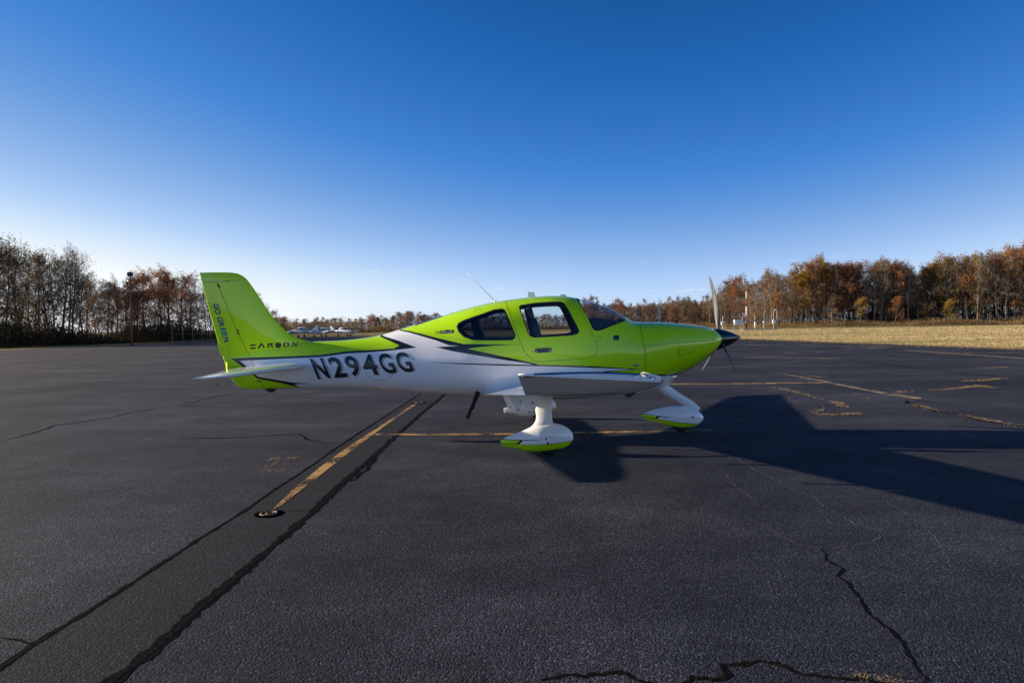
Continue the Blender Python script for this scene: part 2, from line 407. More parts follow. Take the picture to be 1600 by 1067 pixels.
def ragged(pts, amp, step, r):
    o = []
    for i in range(len(pts)):
        a = Vector(pts[i]); b = Vector(pts[(i + 1) % len(pts)]); n = max(1, int((b - a).length / step)); s_ = (b - a).normalized(); q = Vector((-s_.y, s_.x))
        for k in range(n): o.append(a.lerp(b, k / n) + q * (r.uniform(-amp, amp) if k else 0))
    return o
ap = ragged(edge, 0.18, 0.8, rnd)
def flat(name, pts, z, material, kind='structure', label=None):
    bm = bmesh.new(); f = bm.faces.new([bm.verts.new((p[0], p[1], z)) for p in pts])
    if f.calc_area() and f.normal.z < 0: f.normal_flip()
    bm.normal_update()
    if f.normal.z < 0: f.normal_flip()
    bmesh.ops.triangulate(bm, faces=bm.faces[:]); me = bpy.data.meshes.new(name); bm.to_mesh(me); bm.free(); me.materials.append(material)
    o = bpy.data.objects.new(name, me); C.objects.link(o); props(o, label, None, None, kind); return o
flat('apron', ap, 0.0, M_asph, label='dark weathered asphalt parking apron')
flat('runway', [(-60, 176), (420, 168), (420, 186), (-60, 194)], -0.02, M_run, label='far runway strip in front of the trees')
flat('taxiway', [(-56, 150.5), (-28, 148), (-28, 176), (-56, 176)], -0.012, M_run)

# the strip between the two trench joints
Lj = [(656.7, 615.4), (617.5, 640.4), (560.5, 677), (522.5, 702), (498.8, 718.8), (467.9, 740), (427.5, 766), (380, 799.5), (315, 839.5), (245, 885), (133, 958.5), (52.5, 1007.5), (0, 1046), (-80, 1096)]
Rj = [(694.7, 616.6), (660, 645), (627, 673.6), (593.8, 704.5), (546, 745), (513, 775.8), (484.5, 804), (437.5, 843), (385, 888.5), (315, 948), (245, 1011), (182, 1060), (150, 1085)]
Lw = [G(*p) for p in Lj]; Rw = [G(*p) for p in Rj]
dl = (Lw[0] - Lw[3]).normalized(); dr = (Rw[0] - Rw[3]).normalized()
Lw = [Lw[0] + dl * 22] + Lw; Rw = [Rw[0] + dr * 22] + Rw
strip = flat('trench_patch', [p.xy for p in Lw] + [p.xy for p in Rw[::-1]], 0.001, M_asph2, label='darker patched strip of asphalt along the yellow line')
M_crack = mat('tar_crack', (0.006, 0.006, 0.007), 0.95, spec=0.02)
nzc = noise(M_crack, objco(M_crack), 30, 3); lk(M_crack, ramp(M_crack, nzc, [(0.35, (0.003, 0.003, 0.004)), (0.75, (0.02, 0.018, 0.016))]), bsdf(M_crack).inputs['Base Color'])
M_tar = mat('tar_seal', (0.006, 0.006, 0.0075), 0.95, spec=0.02)
for m_ in (M_tar, M_crack):
    b_ = nn(m_, 'ShaderNodeBump'); b_.inputs['Strength'].default_value = .6; b_.inputs['Distance'].default_value = .01; lk(m_, noise(m_, objco(m_), 45, 3), b_.inputs['Height']); lk(m_, b_.outputs[0], bsdf(m_).inputs['Normal'])
M_hair = mat('pale_crack', (0.115, 0.117, 0.125), 0.9)
def crack(pts, wd, z, material, name='crack', jit=0.5, step=0.06, ground=False, taper=True, seed=None, far=False, gaps=0.0):
    r = random.Random(seed if seed is not None else len(pts) * 13 + int(pts[0][0] * 7))
    q = [Vector(p) if ground else G(*p) for p in pts]; o = []
    for a, b in zip(q[:-1], q[1:]):
        n = max(1, min(400, int((b - a).length / step)))
        o += [a.lerp(b, k / n) for k in range(n)]
    o.append(q[-1]); off = 0; v = []; f = []
    N = len(o)
    for i, p in enumerate(o):
        t = (o[min(i + 1, N - 1)] - o[max(i - 1, 0)]).normalized(); s_ = Vector((-t.y, t.x, 0))
        off = off * 0.8 + r.uniform(-1, 1) * wd * jit
        k = wd * 0.5 * r.uniform(0.5, 1.3) * (min(1, 0.25 + 6 * min(i, N - 1 - i) / N) if taper else 1)
        if gaps and r.random() < gaps: k *= 0.15
        c = p + s_ * off; v += [(c.x + s_.x * k, c.y + s_.y * k, z), (c.x - s_.x * k, c.y - s_.y * k, z)]
        if i: f.append((2 * i - 2, 2 * i - 1, 2 * i + 1, 2 * i))
    o_ = mk(name, v, f, material, smooth=False); props(o_, None, None, None, 'structure'); return o_, o
crack(Rw, 0.085, 0.002, M_tar, 'tar_joint', 0.05, ground=True, taper=False, seed=3)
crack(Rw, 0.035, 0.003, M_crack, 'joint', 0.12, ground=True, taper=False, seed=4)
crack(Lw, 0.045, 0.002, M_tar, 'tar_joint', 0.06, ground=True, taper=False, seed=5)
crack(Lw, 0.018, 0.003, M_crack, 'joint', 0.12, ground=True, taper=False, seed=6)
crack([(594, 706), (583, 724), (566, 738), (550, 752)], 0.08, 0.0015, M_tar, 'tar_joint', 0.3)
dark = [([(847, 1066), (880, 1058.7), (925, 1055), (965, 1052), (1009, 1062), (1060, 1065), (1077, 1053.6), (1124, 1057), (1131, 1040), (1188, 1036.7), (1249, 1050), (1296, 1057), (1337, 1053.6), (1408, 1063.7), (1470, 1075)], 0.034),
        ([(1283, 856), (1293, 868), (1290, 875), (1318, 890), (1312, 900), (1340, 935.5), (1357, 957.4), (1392, 981), (1407.6, 1009.7), (1424.5, 1036.7), (1445, 1057), (1440, 1068)], 0.020),
        ([(0, 688.8), (62.5, 674.7), (90.6, 665), (169, 653), (203, 645), (269, 634)], 0.05), ([(284, 632.5), (312.5, 624.7), (362.5, 615), (372, 612)], 0.05), ([(284, 632.5), (300, 635), (330, 634)], 0.03),
        ([(281, 686), (400, 682.5), (437.5, 679.4), (469, 678), (481, 685.6), (500, 690), (522, 693)], 0.045), ([(375, 612), (430, 615), (500, 616), (560, 617)], 0.03),
        ([(0, 997), (25, 1003), (50, 1007)], 0.03), ([(1319, 562), (1381, 568.4), (1444, 576), (1506, 584), (1553, 587), (1600, 592), (1660, 600)], 0.11),
        ([(1409, 624.7), (1428, 632.5), (1459, 642), (1506, 649.7), (1553, 659), (1600, 668.4), (1650, 678)], 0.10), ([(443, 797), (484, 799)], 0.012),
        ([(339, 601), (352, 604), (362, 602)], 0.07), ([(688, 671), (720, 667), (760, 665), (800, 660), (835, 655)], 0.02), ([(0, 620), (60, 612), (125, 603), (235, 590)], 0.04),
        ([(1060, 584), (1090, 590), (1115, 590)], 0.05), ([(1409, 620), (1450, 628), (1470, 632)], 0.05)]
for k, (pts, wd) in enumerate(dark): crack(pts, wd, 0.0022 + 0.00012 * k, M_crack, 'crack', 0.6, step=0.03 if k < 2 else 0.12, seed=20 + k)
pale = [[(1164.6, 809), (1185, 818), (1222, 837.6), (1249, 851), (1283, 856)], [(1229, 760), (1255, 770), (1279, 780), (1287, 793), (1310, 804)], [(1377, 780), (1395, 790), (1421, 804), (1448, 824)], [(1448, 824), (1472, 851), (1500, 857), (1532.5, 861), (1556, 878)],
        [(1299.6, 858), (1330, 850), (1357, 846), (1375, 838), (1372, 826)], [(950, 798), (975, 806), (1000, 815), (1020, 817)], [(640, 817), (670, 816), (700, 818)], [(480, 836), (505, 831), (525, 837)], [(1150, 715), (1180, 735), (1215, 750), (1250, 762)],
        [(1180, 682), (1210, 700), (1245, 711)], [(131, 685.6), (200, 686), (281, 685.6)], [(0, 870), (60, 868), (120, 860)], [(0, 640), (70, 636), (200, 622), (330, 615)], [(1104, 720), (1130, 735), (1150, 760), (1190, 790)], [(1310, 804), (1345, 822), (1400, 835)], [(1120, 640), (1150, 652), (1190, 654)], [(480, 578), (520, 582)], [(1225, 640), (1300, 634), (1380, 637)]]
for k, pts in enumerate(pale): crack(pts, 0.0075 if k < 6 else 0.009, 0.0018 + 0.00005 * k, M_hair, 'pale_crack', 1.2, step=0.03, seed=60 + k, gaps=0.35)

# painted lines: worn paint with holes
def worn(name, col, hole):
    m = mat(name, col, 0.8); t = m.node_tree; o = t.nodes['Material Output']; b = bsdf(m)
    tr = t.nodes.new('ShaderNodeBsdfTransparent'); mx = t.nodes.new('ShaderNodeMixShader')
    a = noise(m, objco(m), 55, 4, 0.7); c = noise(m, objco(m), 3.5, 4, 0.6)
    s_ = mth(m, 'ADD', mth(m, 'MULTIPLY', a, 0.6), mth(m, 'MULTIPLY', c, 0.5))
    fac = ramp(m, s_, [(hole, (0, 0, 0)), (hole + 0.05, (1, 1, 1))])
    t.links.new(fac, mx.inputs[0]); t.links.new(tr.outputs[0], mx.inputs[1]); t.links.new(b.outputs[0], mx.inputs[2]); t.links.new(mx.outputs[0], o.inputs[0])
    cc = ramp(m, noise(m, objco(m), 20, 4), [(0.3, tuple(x * 0.6 for x in col)), (0.7, col)]); lk(m, cc, b.inputs['Base Color']); return m
M_yel = worn('worn_yellow_paint', (0.60, 0.35, 0.10), 0.52)
M_yel2 = worn('faded_yellow_paint', (0.22, 0.13, 0.05), 0.56)
M_wht = worn('worn_white_paint', (0.40, 0.31, 0.17), 0.505)
def quadline(pts, z, material, name, label):
    o = flat(name, [G(*p).xy for p in pts], z, material, label=label); return o
quadline([(643, 633), (652, 631), (609, 660), (586, 677), (556, 699), (496, 746), (440, 789), (426, 796), (458, 765), (500, 730), (540, 701), (572, 680), (600, 662)], 0.0045, M_yel, 'yellow_line', 'worn yellow lead-in line on the patched strip')
quadline([(588, 677.8), (680, 678.0), (807, 676.8), (900, 675), (1112, 671.2), (1112, 673.4), (900, 677.6), (807, 679.4), (680, 680.4), (586, 680.2)], 0.0050, M_yel, 'yellow_line', 'thin yellow line crossing under the wheels')
quadline([(1035, 599.2), (1140, 599.3), (1200, 598), (1290, 597.4), (1290, 598.6), (1200, 599.8), (1035, 601.4)], 0.0050, M_yel, 'yellow_line', 'thin yellow line beyond the nose')
quadline([(1203, 580.7), (1275, 592.6), (1334, 604.3), (1381, 612.8), (1440, 621.4), (1437, 624.5), (1381, 616), (1334, 607), (1275, 594.6)], 0.0055, M_wht, 'faded_line', 'pale worn line running out to the right')
quadline([(1412, 546.9), (1506, 553.2), (1600, 559.5), (1600, 560.6), (1506, 554.2), (1412, 547.7)], 0.0055, M_wht, 'faded_line', 'far pale worn line near the grass')
tb = text_mesh('25', 0.02); x0, x1, y0, y1 = bounds(tb); a = (402, 731); b = (452, 738); c_ = (420, 713); d_ = (470, 712)
v = []
for q in tb.verts:
    s_ = (q.co.x - x0) / (x1 - x0); t_ = (q.co.y - y0) / (y1 - y0)
    pa = G(402 + 45 * s_ + 22 * t_ * 1.0, 736 + 2 * s_ - 22 * t_ - 2 * s_ * t_); v.append((pa.x, pa.y, 0.0045))
tb.verts.index_update(); fo = mk('faded_number', v, [[q.index for q in f.verts] for f in tb.faces], M_yel2, smooth=False); props(fo, 'faded yellow painted stand number', None, None, 'structure')

# rusty tie-down anchors let into the asphalt
M_rust = mat('rusty_steel', (0.16, 0.11, 0.07), 0.7, metal=0.3)
M_hole = mat('dark_hole', (0.003, 0.003, 0.003), 1.0, spec=0.0)
def anchor(px, py, rad, label):
    p = G(px, py); t = thing('tie_down_anchor', label, 'anchor', (p.x, p.y, 0.0), 'tie-down anchors sunk in the patched strip')
    b = MB(); b.lathe((p.x, p.y, 0.0055), (0, 0, 1), [(0.0, rad * 1.45), (0.0005, rad * 1.3), (0.0006, 0.0)], 28); b.build('pit', M_hole, t)
    b = MB(); ring = [Vector((p.x + rad * math.cos(a) * 0.8, p.y + rad * math.sin(a) * 0.8, 0.007)) for a in np.linspace(0, 2 * math.pi, 29)]
    b.tube(ring, 0.009, 6); b.build('rim', M_rust, t, True)
    b = MB(); ring = [Vector((p.x + 0.01 + rad * 0.38 * math.cos(a), p.y + rad * 0.38 * math.sin(a), 0.009)) for a in np.linspace(0, 2 * math.pi, 19)]
    b.tube(ring, 0.007, 6); b.build('ring', M_rust, t, True)
anchor(420, 803, 0.085, 'rusty tie-down ring in a pit at the near end of the thick yellow line')
anchor(654, 629.5, 0.11, 'rusty tie-down ring at the far end of the thick yellow line')

# ============================================================ THE AIRCRAFT
ROOT = thing('light_aircraft', 'lime green and white single-engine aircraft lettered N294GG standing on the apron', 'aircraft', (0.3, YC, 0))
top_px = [(352, 545), (400, 543), (440, 539), (480, 534), (508, 533), (538, 531.5), (576, 527), (597, 523), (622.5, 515.3), (645, 508.3), (668, 501), (693, 493.2), (719, 485), (745, 478), (771, 472.3), (790, 469.3), (816, 465.8), (840, 463.6), (860, 462.4), (880, 463), (901, 466), (925, 472), (949, 480.5), (970, 492), (983, 500.8), (990, 503), (1003, 503.6), (1027.5, 503.8), (1061, 506), (1086.5, 508.6), (1105, 512), (1114, 515.5), (1120, 520.5)]
bot_px = [(352, 575), (357, 584), (362, 592), (369, 600.5), (378, 605.5), (388, 607.8), (400, 608), (428, 607), (473, 605.3), (540, 606.2), (603, 609.2), (651, 613.5), (700, 616), (740, 618.5), (776, 621), (830, 623), (900, 622), (980, 614), (1015, 603), (1030, 595), (1044, 589), (1061, 583.2), (1078, 575), (1095, 564), (1108, 553), (1115, 546), (1120, 539)]
TX = [P(a, b, YC) for a, b in top_px]; BX = [P(a, b, YC) for a, b in bot_px]
def px2x(px): return P(px, 530, YC).x
W = [(352, .004), (363, .012), (390, .036), (420, .072), (480, .155), (540, .245), (600, .31), (650, .385), (700, .49), (750, .585), (800, .622), (850, .635), (900, .64), (950, .62), (1000, .575), (1040, .53), (1075, .46), (1095, .40), (1110, .335), (1120, .24)]
ZC = [(352, .45), (480, .45), (600, .43), (700, .42), (800, .42), (900, .42), (960, .50), (1000, .56), (1050, .58), (1120, .5)]
NT = [(352, 2.0), (520, 2.0), (650, 2.05), (780, 2.15), (900, 2.2), (1000, 2.5), (1060, 2.6), (1120, 2.2)]
NB = [(352, 2.0), (520, 2.1), (700, 2.4), (850, 2.7), (1000, 2.6), (1120, 2.2)]
xs = []
for a, b in ((352, 400, ), (400, 700), (700, 900), (900, 1000), (1000, 1090), (1090, 1120)):
    n = {352: 14, 400: 46, 700: 40, 900: 34, 1000: 20, 1090: 14}[a]; xs += list(np.linspace(px2x(a), px2x(b), n, endpoint=False))
xs.append(px2x(1120)); xs = np.array(xs)
zt = pchip([p.x for p in TX], [p.z for p in TX], xs); zb = pchip([p.x for p in BX], [p.z for p in BX], xs)
ww = pchip([px2x(a) for a, b in W], [b for a, b in W], xs); zc = pchip([px2x(a) for a, b in ZC], [b for a, b in ZC], xs)
n1 = pchip([px2x(a) for a, b in NT], [b for a, b in NT], xs); n2 = pchip([px2x(a) for a, b in NB], [b for a, b in NB], xs)
NR = 72; rings = []
for i, x in enumerate(xs):
    zm = zb[i] + (zt[i] - zb[i]) * zc[i]; r = []
    for k in range(NR):
        a = 2 * math.pi * (k + 0.5) / NR; c, s_ = math.cos(a), math.sin(a); n = n1[i] if s_ > 0 else n2[i]
        y = ww[i] * math.copysign(abs(c) ** (2 / n), c); h = (zt[i] - zm) if s_ > 0 else (zm - zb[i])
        z = zm + h * math.copysign(abs(s_) ** (2 / n), s_); r.append((x, YC + y, z))
    rings.append(r)
body = Skin(rings)
S = body.xz
def poly_area(p): return p
WHITE = S([(375, 563.5), (500, 557.5), (539.7, 552), (600, 548.5), (651, 543), (622, 532), (597, 524)]) + [(P(590, 510, YC).x, 2.6), (P(621, 500, YC).x, 2.6)] + S([(622.5, 516), (640, 519), (682, 531), (702, 538.8), (717, 540), (681, 542.3), (710, 548.6), (738, 553.5), (826, 567.5), (880, 572.7), (985, 576.5), (1004, 577), (949, 580), (956, 582), (996, 585), (1030, 586), (1056, 585)]) + [(P(1056, 585, YC).x, 0.2), (P(471, 640, YC).x, 0.2)] + S([(471, 605), (457, 599), (408, 592), (402, 589)])
BLK = [S([(360, 559.6), (430, 557.4), (500, 554.7), (539.7, 549), (600, 545.5), (616, 544.5), (624, 539.7), (610, 533), (594, 526)]) + [(P(589, 515, YC).x, 2.6), (P(595, 512, YC).x, 2.6)] + S([(598, 524.5), (622, 532), (651, 543), (600, 548.8), (539.7, 552.3), (500, 557.8), (430, 561), (375, 563.7)]),
       S([(360, 559.6), (375, 563.5), (391, 577.5), (403, 588.5), (430, 593), (457, 597.5), (490, 599.5), (460, 600.2), (471, 605.5), (440, 598.5), (408, 592.5), (400, 590), (385, 577)]),
       [(P(620, 505, YC).x, 2.6), (P(624, 505, YC).x, 2.6)] + S([(626, 515), (640, 517), (682, 527.5), (724.3, 537.4), (770, 538.2), (813, 538), (773.5, 540), (744, 542.6), (731, 545), (780, 555.5), (827, 565.5), (842.5, 569.7), (925, 572), (1006, 576.8), (975, 577.6), (985, 576.5), (930, 574.8), (880, 573), (840, 571.8), (826, 568), (780, 561), (738, 554), (710, 549.3), (681, 542.3), (717, 540.4), (702, 539.6), (682, 532), (640, 519.6), (624, 516.3)]),
       S([(672, 565.5), (715, 567.2), (790, 569), (840, 570), (845, 572), (790, 571.3), (715, 568.8)]),
       S([(1004, 576.6), (949, 579.5), (942, 580.5), (956, 582.8), (996, 586), (1030, 587.5), (1058, 585.6), (1058, 584), (1030, 585), (996, 584), (956, 581.3), (952, 580.6)])]
DW_O = [(810.3, 479.7), (813, 476.7), (835, 473), (855, 471.6), (875.5, 471), (881.5, 473.7), (889, 485), (897, 500), (904.7, 515), (905, 519), (903, 521.5), (895, 524), (865, 526), (835, 527.7), (829, 526), (824.5, 521), (817, 499)]
def shrink(p, d):
    cx = sum(a for a, b in p) / len(p); cy = sum(b for a, b in p) / len(p); o = []
    for i, (a, b) in enumerate(p):
        t = (p[(i + 1) % len(p)][0] - p[i - 1][0], p[(i + 1) % len(p)][1] - p[i - 1][1]); l = math.hypot(*t) + 1e-9; n = (-t[1] / l, t[0] / l)
        if n[0] * (cx - a) + n[1] * (cy - b) < 0: n = (-n[0], -n[1])
        o.append((a + n[0] * d, b + n[1] * d))
    return o
RW_O = [(713, 510), (716, 504.3), (724, 500), (738, 495), (752.4, 490.3), (772, 483.2), (784.8, 481.8), (789.7, 484.6), (797, 502), (805, 521.2), (805.5, 526), (803.7, 529.6), (798.8, 531.7), (770, 532), (738.4, 531.7), (724.3, 526.8), (716, 518.4)]
WS_side = [(901.5, 468), (905.5, 476), (917.5, 495.5), (925, 512), (928, 515.7), (932.5, 517), (940, 515.7), (955, 509.7), (968, 504.5), (977.5, 501.2)]
WS_in = [(906, 472), (910, 481), (920.5, 499), (927.5, 511.5), (930, 513.6), (933.5, 514.5), (940, 513.2), (955, 507.4), (967, 502.8), (975, 499.8)]
DWo, DWi = S(DW_O), S(shrink(DW_O, 1.7)); RWo, RWi = S(RW_O), S(shrink(RW_O, 1.7))
def wsp(p, dx0, dx1): q = S(p); return [(q[0][0] - dx0, 2.5)] + q + [(q[-1][0] + dx1, q[-1][1] + 0.012), (q[-1][0] + dx1 + 0.05, 2.5)]
WSo, WSi = wsp(WS_side, 0.0, 0.004), wsp(WS_in, -0.02, 0.03)
DOOR = [(790, 472.5), (814, 536.6), (821, 552), (826, 556.5), (832, 562), (840, 565.3), (857.5, 563.8), (890, 561.8), (917.5, 559.3), (926, 556.5), (930.5, 553), (933.3, 547), (933.3, 538), (930, 533.8), (934, 531), (938, 529.8), (939.7, 527.8), (938.5, 525.4), (928, 525.8), (925, 521.8), (914, 499), (904, 479), (900, 471.2), (885, 467.6), (860, 466.6), (830, 467.6), (808, 469.6)]
DOORx = S(DOOR)
HINGE = [(339, 441.5), (372.7, 522), (390.4, 557.6), (400, 580), (412, 609)]
HGx = [(P(a, b, YC).x, P(a, b, YC).z) for a, b in [(330.5, 420)] + HINGE + [(414, 614)]] + [(-6, 0.2), (-6, 3.2)]
COWL = [(P(999, 480, YC).x, 2.2)] + S([(999.7, 506), (1003, 521), (1006.4, 541.5), (1008, 560), (1008.3, 583)]) + [(P(1008.5, 620, YC).x, 0.3), (3.6, 0.3), (3.6, 2.2)]
for pl in [WHITE] + BLK + [DWo, DWi, RWo, RWi, WSo, WSi, DOORx, HGx, COWL]: body.cut(pl)
rwx0, rwx1 = P(650, 505, YC).x, P(692, 495, YC).x
for s_ in (-1, 1): body.cut_plane((0, YC + s_ * 0.11, 0), (0, 1, 0))
body.cut_plane((rwx0, 0, 0), (1, 0, 0)); body.cut_plane((rwx1, 0, 0), (1, 0, 0))
MATS = [M_green, M_white, M_black, M_rubber, M_glass, M_tint]
def paint_at(x, z):
    for b in BLK:
        if inside(x, z, b): return 2
    return 1 if inside(x, z, WHITE) else 0
def cls(c, f):
    x, z = c.x, c.z; side = 'near' if c.y < YC else 'far'
    if rwx0 < x < rwx1 and abs(c.y - YC) < 0.11 and z > 1.5: return 'toprear', 5
    if inside(x, z, WSi): return 'windshield', 4
    if inside(x, z, WSo): return 'body', 3
    if inside(x, z, RWi): return 'rw' + side, 5
    if inside(x, z, RWo): return 'body', 3
    if inside(x, z, DWi): return 'dw' + side, 4
    if inside(x, z, DWo): return 'door' + side, 3
    if inside(x, z, HGx): return 'rudder', paint_at(x, z)
    if inside(x, z, DOORx): return 'door' + side, paint_at(x, z)
    if inside(x, z, COWL): return 'cowl', paint_at(x, z)
    return 'body', paint_at(x, z)
parts = body.split(cls)
FUS = skin_obj('fuselage', parts['body'], MATS, ROOT)
skin_obj('engine_cowling', parts['cowl'], MATS, ROOT)
doorn = skin_obj('door', parts['doornear'], MATS, ROOT); doorf = skin_obj('door', parts['doorfar'], MATS, ROOT)
for k, pr in (('dwnear', doorn), ('dwfar', doorf)): skin_obj('window_pane', parts[k], MATS, pr, offset=-0.004)
for k in ('rwnear', 'rwfar'): skin_obj('rear_window', parts[k], MATS, ROOT, offset=-0.004)
skin_obj('windshield', parts['windshield'], [M_wind] * 6, ROOT, offset=-0.004)
skin_obj('top_rear_window', parts['toprear'], MATS, ROOT)
# cabin lining: the same skin set inwards, around the cabin only
xa, xb = P(655, 530, YC).x, P(1000, 530, YC).x
lin = body.split(lambda c, f: (('lining', 0) if xa < c.x < xb and not any(inside(c.x, c.z, q) for q in (DWi, RWi, WSi)) and not (rwx0 < c.x < rwx1 and abs(c.y - YC) < 0.11 and c.z > 1.5) else ('x', 0)))['lining']
skin_obj('cabin_lining', lin, [M_trim], ROOT, offset=-0.045)
# cabin floor, glareshield, seats, bulkhead
FLZ = 0.98
b = MB(); b.box((0.5, YC, FLZ - 0.05), (2.4, 1.0, 0.1)); b.build('cabin_floor', [M_trim], ROOT)
gp = [P(926, 509, YC), P(916, 497.5, YC), P(924, 494.8, YC), P(948, 498.5, YC), P(962, 503, YC), P(974, 514, YC)]
v = []; f = []
for y in (-0.44, -0.38, 0.38, 0.44):
    k = 1.0 if abs(y) < 0.40 else 0.0
    v += [(p.x, YC + y, p.z - 0.02 - (0.05 if k == 0 else 0)) for p in gp] + [(gp[-1].x, YC + y, FLZ), (gp[0].x, YC + y, FLZ)]
n = 8
for i in range(3):
    for k in range(n): f.append((i * n + k, i * n + (k + 1) % n, (i + 1) * n + (k + 1) % n, (i + 1) * n + k))
f += [tuple(range(n))[::-1], tuple(3 * n + k for k in range(n))]
mk('instrument_panel', v, f, M_trim, ROOT, smooth=False)
def seat(px_back, y, hz):
    x = P(px_back, 520, YC).x; b = MB(); lean = Matrix.Rotation(R(-14), 3, 'Y')
    def rb(c, d, n=5):
        vv = []; ff = []
        for i, (t, s_) in enumerate(((-.5, .8), (-.42, .96), (0, 1), (.42, .96), (.5, .8))):
            for a in range(12):
                an = 2 * math.pi * a / 12; cx, cz = math.cos(an), math.sin(an)
                q = Vector((d[0] / 2 * s_ * math.copysign(abs(cx) ** .5, cx), d[1] / 2 * s_ * math.copysign(abs(cz) ** .5, cz), d[2] * t)); vv.append(lean @ q + Vector(c))
        for i in range(4):
            for a in range(12): ff.append((i * 12 + a, i * 12 + (a + 1) % 12, (i + 1) * 12 + (a + 1) % 12, (i + 1) * 12 + a))
        ff += [tuple(range(12))[::-1], tuple(48 + a for a in range(12))]; b.add(vv, ff)
    rb((x + 0.03, y, hz - 0.36), (0.15, 0.44, 0.60)); rb((x - 0.07, y, hz), (0.11, 0.25, 0.21))
    lean = Matrix.Identity(3); rb((x + 0.26, y, FLZ + 0.22), (0.48, 0.46, 0.16))
    o = b.build('seat', M_leather, ROOT, True)
for y in (-0.28, 0.28):
    seat(835, YC + y, FLZ + 0.86 if False else P(820, 492, YC).z); seat(752, YC + y * .72, P(742, 512, YC).z)
b = MB(); b.box((P(703, 520, YC).x, YC, 1.3), (0.04, 0.8, 0.5)); b.build('rear_bulkhead', M_trim, ROOT)

# fin and rudder
LEp = [(520, 545), (487, 533.6), (463, 527.5), (447.5, 518), (428, 497.6), (417, 482), (406, 465), (396, 450), (386, 436.6), (380, 431.5), (372, 427.6), (360, 425.8), (347, 425.4)]
TEp = [(372, 602), (362, 592), (357, 583.5), (351, 565), (341.5, 536), (326.4, 482.8), (318, 452), (312.2, 428.2)]
le = sorted([(p.z, p.x) for p in (P(a, b, YC) for a, b in LEp)]); te = sorted([(p.z, p.x) for p in (P(a, b, YC) for a, b in TEp)])
z0, z1 = P(372, 602, YC).z, P(340, 425.6, YC).z
zs = list(np.linspace(z0, z1 - 0.10, 42)) + list(np.linspace(z1 - 0.09, z1, 12))
rings = []; NCH = 22
for z in zs:
    xl = float(np.interp(z, [a for a, b in le], [b for a, b in le])); xt = float(np.interp(z, [a for a, b in te], [b for a, b in te]))
    ch = xl - xt; th = 0.052 * min(1.0, 0.55 + 0.45 * (z1 - z) / 1.6) * (1.0 if z < z1 - 0.08 else math.sqrt(max(0.02, (z1 - z) / 0.08)))
    r = []
    for k in range(2 * NCH):
        u = k / NCH; c = (1 - math.cos(math.pi * (u if u <= 1 else 2 - u))) / 2     # 0 at TE -> 1 at LE
        xx = 1 - c; yt = 5 * (0.2969 * math.sqrt(xx) - 0.126 * xx - 0.3516 * xx ** 2 + 0.2843 * xx ** 3 - 0.1015 * xx ** 4) * 2
        r.append((xt + ch * c, YC + (-1 if u <= 1 else 1) * yt * th + (0 if 0 < u < 1 or u > 1 else 0), z))
    rings.append(r)
fin = Skin(rings)
for pl in [BLK[0], BLK[1], HGx, WHITE]: fin.cut(pl)
fp = fin.split(lambda c, f: (('rudder' if inside(c.x, c.z, HGx) else 'fin'), paint_at(c.x, c.z)))
skin_obj('tail_fin', fp['fin'], MATS, ROOT); RUD = skin_obj('rudder', join_data(fp['rudder'], parts.get('rudder')), MATS, ROOT)
class Both:                                   # decals that may land on fin or body
    def hit(s, px, py, Y=YC):
        d = ray(px, py).normalized(); best = None
        for k in (fin, body):
            loc, no, i, t = k.bvh.ray_cast(CAMP, d)
            if loc is not None and (best is None or t < best[0]): best = (t, loc, k)
        if best is None: return P(px, py, Y), Vector((0, -1, 0)), False
        return best[1], best[2].normal_at(best[1]), True
tail = Both()
ribbon(tail, HINGE[:3], 0.006, 'hinge_gap', M_seam, RUD); ribbon(tail, [(391, 560), (401, 582), (413, 607)], 0.005, 'hinge_gap', M_seam, RUD)
ribbon(tail, [(318, 441), (340, 440.2), (359, 439)], 0.005, 'cap_seam', M_seam, ROOT); ribbon(tail, [(359, 439), (368, 437.3), (385, 436.2)], 0.004, 'cap_seam', M_seam, ROOT)
for hx, hy in ((341, 445), (342.5, 448), (371.5, 517), (372.6, 521), (403, 590), (404.5, 595)):
    l, n_, h = tail.hit(hx, hy); b = MB(); b.box(l + n_ * 0.002, (0.028, 0.012, 0.022)); b.build('hinge', M_rubber, RUD)
tabp = [P(a, b, YC) for a, b in ((340, 536), (352, 536), (357, 555), (349.5, 556), (344.5, 553.5))]
b = MB(); vv = [(p.x, YC + s_ * 0.014, p.z) for s_ in (-1, 1) for p in tabp]; b.add(vv, [(4, 3, 2, 1, 0), (5, 6, 7, 8, 9)] + [(i, (i + 1) % 5, 5 + (i + 1) % 5, 5 + i) for i in range(5)]); b.build('trim_tab', M_green, RUD)
for s_ in (-1, 1):
    a0 = P(359, 439.3, YC - 0.03); b = MB(); b.tube([(a0.x, YC + s_ * 0.03, a0.z), (P(330, 440, YC).x, YC + s_ * 0.22, a0.z + 0.01), (P(299, 440, YC).x, YC + s_ * 0.40, a0.z + (0.03 if s_ > 0 else -0.01))], [0.006, 0.004, 0.003], 6); b.build('whisker_antenna', M_metal, ROOT, True)
b = MB(); sk = [P(a, c, YC) for a, c in ((414, 607), (433, 607), (428, 612), (422, 613), (418, 611))]
vv = [(p.x, YC + s_ * 0.012, p.z) for s_ in (-1, 1) for p in sk]; b.add(vv, [(4, 3, 2, 1, 0), (5, 6, 7, 8, 9)] + [(i, (i + 1) % 5, 5 + (i + 1) % 5, 5 + i) for i in range(5)]); b.build('tail_skid', M_rubber, ROOT)

